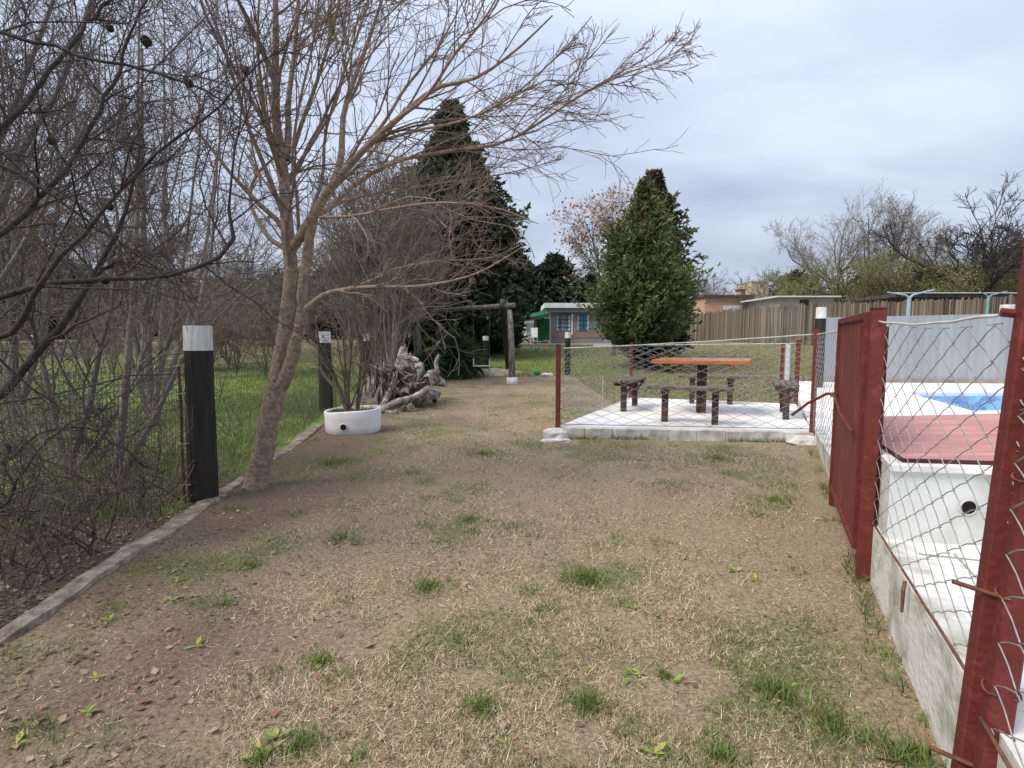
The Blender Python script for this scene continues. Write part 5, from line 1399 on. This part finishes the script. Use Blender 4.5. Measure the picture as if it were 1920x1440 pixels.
# ------------------------------------------------------------------ far woods, saplings, trees behind the houses
PROTO = {}
def proto_tree(key, H, spread, nst, col, coltw, rmin, n1, n2, n3, r0, up=.35, base_h=.1):
    """a bare tree built once at the origin and kept as shared meshes"""
    limbs = []
    for i in range(nst):
        a = 2 * math.pi * i / nst + random.uniform(-.4, .4); sp = spread * random.uniform(.3, 1.0) if nst > 1 else spread * .2
        z0 = 0 if i == 0 else H * base_h * random.uniform(.6, 1.6)
        p0 = Vector((0, 0, z0 - .1)); p3 = Vector((math.cos(a) * sp, math.sin(a) * sp, H * random.uniform(.75, 1.0)))
        if i == 0: p3 = Vector((math.cos(a) * sp * .3, math.sin(a) * sp * .3, H))
        p1 = p0.lerp(p3, .35) + Vector((random.uniform(-.1, .1) * spread, random.uniform(-.1, .1) * spread, 0)); p2 = p0.lerp(p3, .7) + Vector((random.uniform(-.1, .1) * spread, random.uniform(-.1, .1) * spread, 0))
        w = 1 if i == 0 else .65
        limbs.append(([p0, p1, p2, p3], [r0 * w, r0 * .75 * w, r0 * .45 * w, r0 * .15 * w]))
    PRr = [resample(p, r, 10) for p, r in limbs]; P = np.array([a for a, b in PRr]); R = np.array([b for a, b in PRr])
    me_t = tube_mesh('trunk', P, R, 7, shade(col, .08, len(P))); me_t.materials.append(BARKM)
    P1, R1 = spawn(P, R, n1, .3, .6, 25, 60, up, .14, 6, .5, .28, 1, rmin * 1.6, lmax=H * .5)
    P2, R2 = spawn(P1, R1, n2, .35, .65, 25, 60, up * .5, .16, 4, .5, .15, 1, rmin * 1.1)
    P3, R3 = spawn(P2, R2, n3, .35, .7, 25, 60, .1, .16, 3, .5, .15, 1, rmin * .8)
    V1, Q1 = tubes_arrays(P1, R1, 4); V2, Q2 = tubes_arrays(P2, R2, 3); V3, Q3 = tubes_arrays(P3, R3, 3)
    V = np.concatenate([V1, V2, V3]); Q = np.concatenate([Q1, Q2 + len(V1), Q3 + len(V1) + len(V2)])
    c = np.concatenate([np.repeat(shade(coltw, .2, len(P1)), 24, 0), np.repeat(shade(coltw, .25, len(P2)), 12, 0), np.repeat(shade(coltw, .25, len(P3)), 9, 0)])
    me_c = np_mesh('crown', V, Q, 4, c, True); me_c.materials.append(TWIGM)
    PROTO[key] = (me_t, me_c, P2, float(V[:, 2].max()))
def place_tree(key, name, label, x, y, s=1.0, rz=0.0, group=None, sz=1.0, z=None):
    t = thing(name, (x, y, hz1(x, y) if z is None else z), label, 'tree', group, rz); t.scale = (s, s, s * sz)
    for nm, me in zip(('trunk', 'crown'), PROTO[key][:2]):
        o = bpy.data.objects.new(nm, me); COL.objects.link(o); o.parent = t
    return t
BRN, BRNT = (.19, .16, .135), (.205, .17, .145)
proto_tree('wood_a', 7.0, 2.2, 5, BRN, BRNT, .011, 9, 6, 4, .12)
proto_tree('wood_b', 6.0, 2.6, 7, BRN, (.18, .152, .135), .011, 8, 6, 4, .09)
proto_tree('wood_c', 4.0, 1.8, 9, BRN, (.215, .172, .138), .010, 7, 6, 4, .05, up=.5)
proto_tree('sapling', 4.2, 1.3, 6, (.19, .155, .125), (.19, .155, .13), .0055, 9, 7, 4, .032, up=.35)
rw = random.Random(5)
for i in range(26):
    Y_ = rw.uniform(22, 40); px_ = rw.uniform(-260, 730); p = A(px_, 600, Y_)
    s_ = rw.uniform(.62, .95) if px_ > 330 else rw.uniform(1.0, 1.45)
    place_tree(('wood_a', 'wood_b', 'wood_c')[i % 3], 'woodland_tree', 'leafless brown tree in the wood beyond the meadow', p.x, Y_, s_, rw.uniform(0, 6.3), 'bare trees of the far wood')
for i in range(15):
    Y_ = rw.uniform(15, 20); px_ = rw.uniform(-220, 560); p = A(px_, 600, Y_)
    place_tree('wood_c', 'meadow_scrub_tree', 'low leafless scrub tree at the back of the meadow', p.x, Y_, rw.uniform(.40, .65), rw.uniform(0, 6.3), 'low scrub at the back of the meadow')
for i in range(8):
    Y_ = rw.uniform(11.5, 17.0); px_ = rw.uniform(592, 760); p = A(px_, 600, Y_)
    place_tree('sapling', 'sapling', 'thin upright bare sapling behind the second and third black posts', p.x, Y_, rw.uniform(.75, 1.15), rw.uniform(0, 6.3), 'saplings behind the wire fence')
# far dark evergreen mass on the left horizon
for i, (px_, pt, Y_, w_) in enumerate(((560, 520, 46, 4.5), (420, 535, 48, 5.0), (300, 520, 47, 5.0), (120, 500, 46, 5.5), (-40, 510, 46, 5.0), (660, 500, 45, 4.0))):
    b = A(px_, 640, Y_)
    conifer('far_tree', 'grey-green rounded tree on the far left horizon', (b.x, Y_, hz1(b.x, Y_)), A(px_, pt, Y_).z - hz1(b.x, Y_), [(0, w_ * .8), (.4, w_), (.7, w_ * .8), (.9, w_ * .45), (1, .3)], 700, .7, (.035, .038, .025), (.085, .085, .055), seed=40 + i, lobes=.25, up=.3, pts=7, per=2, group='rounded trees on the far left horizon')

# trees behind the houses on the right
proto_tree('fine_tree', 9.0, 5.6, 7, (.17, .155, .135), (.25, .225, .20), .0085, 12, 8, 5, .17, up=.22, base_h=.3)
proto_tree('fine_tree_b', 8.0, 3.4, 5, (.15, .135, .12), (.22, .195, .165), .009, 10, 8, 5, .14, up=.25, base_h=.3)
proto_tree('thorn', 6.5, 5.0, 6, (.05, .042, .038), (.066, .054, .050), .014, 10, 8, 5, .19, up=.08, base_h=.36)
def at_px(px_, Y_): p = A(px_, 600, Y_); return p.x, Y_
def fit(key_h, ptop, px_, Y_): 
    p = A(px_, ptop, Y_); return (p.z - hz1(p.x, Y_)) / (key_h if isinstance(key_h, float) else PROTO[key_h][3])
x, y = at_px(1568, 42); place_tree('fine_tree', 'tall_bare_tree', 'tall fine-twigged bare tree behind the pale shed roof', x, y, fit('fine_tree', 338, 1568, 42), .5)
x, y = at_px(1640, 44); place_tree('fine_tree_b', 'tall_bare_tree', 'second fine-twigged bare tree, right of the tallest one', x, y, fit('fine_tree_b', 352, 1640, 44), 2.2)
x, y = at_px(1690, 46); place_tree('fine_tree_b', 'tall_bare_tree', 'slim bare tree between the fine-twigged trees and the dark thorny one', x, y, fit('fine_tree_b', 368, 1690, 46), 4.2)
x, y = at_px(1822, 36); place_tree('thorn', 'thorny_tree', 'dark dense thorny tree with flat crown near the right edge', x, y, fit('thorn', 322, 1822, 36), 1.0)
x, y = at_px(1895, 38); place_tree('thorn', 'thorny_tree', 'second dark thorny tree cut by the right edge', x, y, fit('thorn', 345, 1895, 38), 3.2)
for i, (px_, pt, lb) in enumerate(((1318, 505, 'thin pale bare tree right of the cypresses'), (1420, 500, 'small bare tree before the yellow tower'), (1345, 525, 'faint bare tree above the salmon house'))):
    x, y = at_px(px_, 50 if i != 1 else 43); place_tree('wood_b', 'thin_bare_tree', lb, x, y, fit('wood_b', pt, px_, y), i * 1.7)
# bare tree with rusty leaves left of the cypresses
x, y = at_px(1150, 23)
place_tree('fine_tree_b', 'rusty_leaf_tree', 'half-bare tree with rusty orange leaves left of the cypress tops', x, y, fit('fine_tree_b', 338, 1150, 23), 1.2)
def leaf_cluster(parent_name_key, x, y, s, rz, n_, colr, size, frac_lo):
    P2 = PROTO[parent_name_key][2]; pts = P2[:, -1] * s
    pts = pts[pts[:, 2] > pts[:, 2].max() * frac_lo]
    c, s_ = math.cos(rz), math.sin(rz)
    pts = np.stack([pts[:, 0] * c - pts[:, 1] * s_, pts[:, 0] * s_ + pts[:, 1] * c, pts[:, 2]], 1) + np.array([x, y, hz1(x, y)])
    p = pts[RNG.integers(0, len(pts), n_)] + RNG.normal(size=(n_, 3)) * size * 1.4
    d = unit(RNG.normal(size=(n_, 3))); w_ = unit(np.cross(d, RNG.normal(size=(n_, 3)))) * size * .4
    V = np.stack([p, p + d * size * .5 + w_, p + d * size, p + d * size * .5 - w_], 1).reshape(-1, 3)
    return np_mesh('leaves', V, np.arange(n_ * 4).reshape(-1, 4), 4, np.repeat(shade(colr, .3, n_), 4, 0))
def add_leaves(name_start, key, n_, colr, size, frac_lo=.35):
    for t in [o for o in COL.objects if o.type == 'EMPTY' and o.name.split('.')[0] == name_start]:
        me = leaf_cluster(key, t.location.x, t.location.y, t.scale.x, t.rotation_euler.z, n_, colr, size, frac_lo)
        me.transform((Matrix.LocRotScale(t.location, t.rotation_euler, t.scale)).inverted())
        o = link_mesh('leaves', me, M_leaf, t, False); tag(o, kind='stuff')
add_leaves('rusty_leaf_tree', 'fine_tree_b', 1300, (.50, .29, .16), .13, .30)
# greenish spring haze of willows under the bare trees
proto_tree('willow', 5.0, 2.8, 8, (.13, .12, .08), (.20, .19, .10), .009, 9, 7, 4, .10, up=.35)
for i, (px_, pt, Y_, lb) in enumerate(((1500, 470, 40, 'olive-green budding willow at the left of the tall bare trees'), (1590, 455, 39, 'olive budding willow under the tallest bare tree'), (1660, 450, 38, 'yellow-green budding willow in the middle of the row'), (1730, 440, 37, 'yellow-green budding willow left of the thorny tree'), (1790, 490, 35, 'low olive bush under the thorny tree'), (1870, 470, 36, 'brown-olive bush at the right edge behind the shelter'))):
    x, y = at_px(px_, Y_); place_tree('willow', 'budding_willow', lb, x, y, fit('willow', pt + 8, px_, Y_) , i * 1.3, 'budding willows behind the houses')
add_leaves('budding_willow', 'willow', 1300, (.21, .215, .075), .11, .15)
for i, (px_, pt, Y_, w_, lb) in enumerate(((1485, 520, 47, 2.6, 'dark evergreen bush left of the budding willows'), (1900, 470, 42, 4.0, 'dark evergreen mass behind the second thorny tree'), (1760, 510, 48, 5.0, 'dim green bush far behind the willows'), (1640, 515, 48, 5.0, 'dim olive bush far behind the tall bare trees'))):
    b = A(px_, 640, Y_)
    conifer('far_bush', lb, (b.x, Y_, hz1(b.x, Y_)), A(px_, pt, Y_).z - hz1(b.x, Y_), [(0, w_ * .8), (.4, w_), (.7, w_ * .8), (.9, w_ * .45), (1, .3)], 600, .6, (.03, .036, .02), (.075, .080, .04), seed=60 + i, lobes=.25, up=.3, pts=7, per=2, group='far bushes on the right')

# ------------------------------------------------------------------ grass, straw, weeds, fallen leaves
BLADE = mat_attr('blade', rough=.7, trans=.25)
STRAW = mat_attr('straw', rough=.75, trans=.10)
def blades(name, X, Y, L, W, pitch_lo, pitch_hi, col, m_, bend=.3, z_off=0.0, label=None, tri=False):
    n_ = len(X); az = RNG.uniform(0, 2 * math.pi, n_); pt = np.radians(RNG.uniform(pitch_lo, pitch_hi, n_))
    d = np.stack([np.cos(az) * np.cos(pt), np.sin(az) * np.cos(pt), np.sin(pt)], 1)
    b = np.stack([X, Y, hz(X, Y) + (fbm(X, Y, 5.5, 77) - .5) * .022 * smooth(16, 6, Y) + z_off], 1)
    side = unit(np.cross(d, np.array([0, 0, 1.0]) + RNG.normal(size=(n_, 3)) * .35)) * (W / 2)[:, None]
    mid = b + d * (L * .55)[:, None]
    d2 = d.copy(); d2[:, 2] -= bend; d2 = unit(d2)
    tip = mid + d2 * (L * .45)[:, None]; tip[:, 2] = np.maximum(tip[:, 2], b[:, 2] + .002)
    if tri:
        V = np.stack([b - side, b + side, b + d * L[:, None]], 1).reshape(-1, 3)
        o = link_mesh(name, np_mesh(name, V, np.arange(n_ * 3).reshape(-1, 3), 3, np.repeat(col, 3, 0)), m_)
        tag(o, label, 'grass', None, 'stuff'); return o
    V = np.stack([b - side, b + side, mid + side * .8, mid - side * .8, tip], 1).reshape(-1, 3)
    ix = np.arange(n_)[:, None] * 5
    F = np.concatenate([ix + np.array([[0, 1, 2]]), ix + np.array([[0, 2, 3]]), ix + np.array([[3, 2, 4]])])
    o = link_mesh(name, np_mesh(name, V, F, 3, np.repeat(col, 5, 0)), m_)
    tag(o, label, 'grass', None, 'stuff'); return o
def scatter(n_, y0, y1, power=1.0, xl=None, xr=None):
    u = RNG.random(n_)
    Y = np.exp(np.log(y0) + u * (np.log(y1) - np.log(y0))) if power else y0 + u * (y1 - y0)
    X = RNG.uniform(-1.08, 1.08, n_) * (Y + .15)
    return X, Y
# straw
X, Y = scatter(900000, 1.0, 15.5)
ok = on_yard(X, Y); X, Y = X[ok], Y[ok]
left = np.clip((X - kerb_x(Y)) / 2.2, 0, 1)
dens = smooth(.36, .62, fbm(X, Y, .55, 11) * .6 + left * .26 + fbm(X, Y, 1.7, 21) * .2)
dens = dens * (1 - .8 * smooth(.75, .15, fence_x(Y) - X + (fbm(X, Y, 1.7, 21) - .5) * .7) * smooth(6.2, 5.2, Y)) * (.2 + .8 * smooth(.2, 1.5, X - kerb_x(Y) + (fbm(X, Y, .55, 11) - .5) * 1.6))
dens = dens * (.06 + .94 * smooth(.40, .60, fbm(X, Y, 3.6, 51))) * (.35 + .65 * smooth(.34, .56, fbm(X, Y, 1.1, 57)))
ok = RNG.random(len(X)) < (.03 + .97 * dens) * .80; X, Y = X[ok], Y[ok]
n_ = len(X); k = RNG.random((n_, 1))
colr = np.where(k < .55, np.array([.46, .365, .235]), np.where(k < .8, np.array([.25, .175, .11]), np.where(k < .93, np.array([.62, .52, .37]), np.array([.16, .17, .065])))) * (1 + RNG.normal(size=(n_, 1)) * .32)
blades('straw', X, Y, RNG.uniform(.008, .026, n_) * (1 + .10 * Y) * (1 + 1.6 * (RNG.random(n_) > .955)), RNG.uniform(.0011, .0024, n_) * (1 + .22 * Y), -4, 50, np.clip(colr, .02, .8), STRAW, .15, .001, 'dry straw and clippings lying over the brown yard', True)
# green patches
X, Y = scatter(260000, 1.0, 15.0)
ok = on_yard(X, Y); X, Y = X[ok], Y[ok]
g_ = smooth(.51, .66, fbm(X, Y, 1.7, 21) * .75 + fbm(X, Y, .35, 41) * .3) + .9 * smooth(.60, .72, fbm(X, Y, 3.7, 91)) * .5
g_ = g_ + .7 * np.exp(-(((X - 1.55) / .5) ** 2 + ((Y - 1.5) / .35) ** 2))
g_ = g_ + .32 * smooth(.44, .62, fbm(X, Y, 4.2, 61)) * smooth(-.6, 1.0, X); g_ = g_ * smooth(.12, .5, fence_x(Y) - X + (fbm(X, Y, 1.7, 21) - .5) * .4)
ok = RNG.random(len(X)) < np.clip(g_, .035, 1) * .55; X, Y = X[ok], Y[ok]; n_ = len(X)
k = RNG.random((n_, 1))
colr = np.where(k < .7, np.array([.150, .185, .070]), np.where(k < .88, np.array([.23, .24, .11]), np.array([.27, .235, .12]))) * (1 + RNG.normal(size=(n_, 1)) * .22)
blades('yard_grass', X, Y, RNG.uniform(.015, .05, n_) * (1 + .02 * Y), RNG.uniform(.0014, .003, n_) * (1 + .10 * Y), 10, 70, np.clip(colr, .01, .6), BLADE, .3, 0, 'thin green grass patches in the brown yard')
# individual tufts
tx, ty, tl, tw = [], [], [], []
def tuft(px_, py_, n_, rad, L):
    c = G(px_, py_, 0); r = rad * RNG.random(n_) * (1.3 * RNG.random(n_) + .35); a = RNG.uniform(0, 6.283, n_)
    n_ = len(r)
    tx.append(c.x + r * np.cos(a)); ty.append(c.y + r * np.sin(a)); tl.append(RNG.uniform(.35, 1.1, n_) * L * .85)
for (px_, py_, n_, rad, L) in ((1098, 1090, 900, .085, .075), (800, 1100, 420, .11, .055), (880, 975, 300, .12, .05), (625, 870, 700, .20, .05), (905, 850, 700, .35, .06), (1345, 860, 900, .45, .06), (1100, 1320, 420, .07, .07), (1450, 940, 350, .13, .05), (1245, 1268, 120, .02, .05), (470, 1065, 200, .08, .05), (640, 1010, 260, .12, .05), (600, 1240, 220, .06, .05), (905, 1330, 260, .06, .06), (1630, 1085, 120, .05, .07), (1460, 1300, 500, .10, .07), (490, 1425, 200, .05, .06), (1560, 1360, 400, .10, .07), (1690, 1420, 350, .07, .08), (1350, 1420, 300, .08, .06), (420, 1130, 160, .09, .045), (560, 1400, 250, .07, .06)):
    tuft(px_, py_, n_, rad, L)
for i in range(120):
    yy = float(np.exp(RNG.uniform(math.log(1.2), math.log(9)))); xx = RNG.uniform(-1, 1) * yy
    if on_yard(np.array([xx]), np.array([yy]))[0]:
        nn = int(RNG.integers(15, 60)); r = .04 * np.sqrt(RNG.random(nn)) * (1 + .2 * yy); a = RNG.uniform(0, 6.283, nn)
        tx.append(xx + r * np.cos(a)); ty.append(yy + r * np.sin(a)); tl.append(RNG.uniform(.02, .055, nn))
X, Y, L = np.concatenate(tx), np.concatenate(ty), np.concatenate(tl)
ok = on_yard(X, Y); X, Y, L = X[ok], Y[ok], L[ok]; n_ = len(X)
blades('grass_tufts', X, Y, L, RNG.uniform(.002, .004, n_) * (1 + .08 * Y), 25, 80, shade((.165, .215, .065), .28, n_), BLADE, .35, 0, 'bright green grass tufts standing out of the yard')
# broad-leaved weeds
def weeds():
    Vs, Cs = [], []
    spots = [(205, 1165), (240, 1178), (462, 1070), (770, 1018), (1188, 1262), (520, 1385), (600, 1245), (880, 1322), (180, 1275), (30, 1400), (345, 1060), (1380, 1075), (480, 1420), (1200, 1260)]
    spots += [(RNG.uniform(60, 1500), RNG.uniform(900, 1430)) for _ in range(26)]
    for (px_, py_) in spots:
        c = G(px_, py_, 0)
        if not on_yard(np.array([c.x]), np.array([c.y]))[0]: continue
        nl = int(RNG.integers(3, 7))
        for j in range(nl):
            a = RNG.uniform(0, 6.283); L = RNG.uniform(.02, .055); el = RNG.uniform(.1, .6)
            d = np.array([math.cos(a) * math.cos(el), math.sin(a) * math.cos(el), math.sin(el)]); s = np.array([-math.sin(a), math.cos(a), 0]) * L * .2
            o = np.array([c.x, c.y, hz1(c.x, c.y) + .004])
            Vs += [o, o + d * L * .5 + s, o + d * L + np.array([0, 0, -L * .1]), o + d * L * .5 - s]
            cc_ = np.array([.20, .26, .07]) * RNG.uniform(.7, 1.3) if RNG.random() < .7 else np.array([.34, .33, .08]); Cs += [cc_] * 4
    o = link_mesh('weeds', np_mesh('weeds', np.array(Vs), np.arange(len(Vs)).reshape(-1, 4), 4, np.array(Cs)), M_leaf); tag(o, 'broad-leaved yellow-green weeds scattered on the bare soil', 'weeds', None, 'stuff')
weeds()
# fallen leaves
def leaves(name, X, Y, size, pal, label):
    n_ = len(X); a = RNG.uniform(0, 6.283, n_); z = hz(X, Y) + (fbm(X, Y, 5.5, 77) - .5) * .022 * smooth(16, 6, Y)
    o = np.stack([X, Y, z + .006], 1); d = np.stack([np.cos(a), np.sin(a), RNG.uniform(-.1, .5, n_)], 1) * size[:, None]
    s = np.stack([-np.sin(a), np.cos(a), RNG.uniform(-.4, .4, n_)], 1) * (size * .38)[:, None]
    V = np.stack([o, o + d * .45 + s, o + d, o + d * .45 - s], 1).reshape(-1, 3)
    pal = np.array(pal); c = pal[RNG.integers(0, len(pal), n_)] * (1 + RNG.normal(size=(n_, 1)) * .2)
    tag(link_mesh(name, np_mesh(name, V, np.arange(n_ * 4).reshape(-1, 4), 4, np.repeat(np.clip(c, .02, .7), 4, 0)), M_leaf), label, 'leaves', None, 'stuff')
X, Y = scatter(5200, 1.1, 8); ok = on_yard(X, Y) & (RNG.random(len(X)) < np.exp(-np.clip(X - kerb_x(Y), 0, 9) * .9) + .05); X, Y = X[ok], Y[ok]
leaves('fallen_leaves', X, Y, RNG.uniform(.012, .034, len(X)), [(.22, .14, .09), (.28, .20, .13), (.24, .12, .085), (.34, .27, .19), (.16, .11, .08)], 'brown and reddish fallen leaves on the soil along the kerb')
X, Y = scatter(30000, 1.3, 7); X = X - .6; ok = (X < kerb_x(Y) - .04) & (RNG.random(len(X)) < np.exp(-np.clip(kerb_x(Y) - X - .3, 0, 9) * .9)); X, Y = X[ok], Y[ok]
leaves('leaf_litter', X, Y, RNG.uniform(.014, .034, len(X)), [(.17, .12, .085), (.22, .16, .115), (.26, .20, .15), (.13, .09, .065), (.30, .24, .19)], 'brown leaf litter on the ground behind the wire mesh')
# meadow grass
X, Y = scatter(160000, 2.4, 30); X = -np.abs(X) * 1.15; ok = X < kerb_x(Y) - .1
near = smooth(.25, 1.0, (kerb_x(Y) - X) * .35 + (Y - 2.2) * .22 + (fbm(X, Y, 1.7, 21) - .5) * .8)
ok &= RNG.random(len(X)) < near * (.35 + .65 * smooth(.35, .6, fbm(X, Y, 1.2, 33))); X, Y = X[ok], Y[ok]; n_ = len(X)
k = RNG.random((n_, 1)); colr = np.where(k < .75, np.array([.195, .275, .070]), np.where(k < .90, np.array([.26, .275, .12]), np.array([.34, .28, .18]))) * (1 + RNG.normal(size=(n_, 1)) * .22)
blades('meadow_grass', X, Y, RNG.uniform(.05, .14, n_) * (1 + .02 * Y), RNG.uniform(.003, .006, n_) * (1 + .10 * Y), 25, 80, np.clip(colr, .01, .6), BLADE, .4, 0, 'fresh green meadow grass outside the wire fence')
# far lawn
X, Y = scatter(110000, 9.5, 31); X = X * .9; ok = (~in_poly(X, Y, DECK)) & (~in_poly(X, Y, SLAB)) & (X > kerb_x(Y)) & ((Y > 15.5) | (X > 1.8)) & (np.abs(Y - LY - 1.1) > 1.2); X, Y = X[ok], Y[ok]; n_ = len(X)
kk = smooth(2.5, 6, X)[:, None]; colr = (np.array([.165, .205, .055]) * (1 - kk) + np.array([.20, .185, .085]) * kk) * (1 + RNG.normal(size=(n_, 1)) * .25)
blades('lawn_grass', X, Y, RNG.uniform(.04, .09, n_) * (1 + .02 * Y), RNG.uniform(.004, .007, n_) * (1 + .06 * Y), 20, 75, np.clip(colr, .01, .6), BLADE, .3, 0, 'short mown grass of the far lawn')
# weeds along slab edge and wall foot
X1 = RNG.uniform(0, 1, 900); a_, b_ = FL, FR; X = a_.x + (b_.x - a_.x) * X1 + nF.x * (.07 + .05 * RNG.random(900)); Y = a_.y + (b_.y - a_.y) * X1 + nF.y * (.07 + .05 * RNG.random(900))
kf = fbm(X * 2, Y * 2, 1.2, 14) > .5; X, Y = X[kf], Y[kf]
Y2 = RNG.uniform(1.0, 5.8, 900); X2 = fence_x(Y2) - .0 - .07 * RNG.random(900); kf = fbm(X2 * 2, Y2 * 2, 1.2, 15) > .48; X, Y = np.r_[X, X2[kf]], np.r_[Y, Y2[kf]]; n_ = len(X)
blades('edge_weeds', X, Y, RNG.uniform(.03, .09, n_), RNG.uniform(.003, .006, n_), 30, 85, shade((.13, .17, .055), .3, n_), BLADE, .3, 0, 'green weeds growing along the patio edge and wall foot')
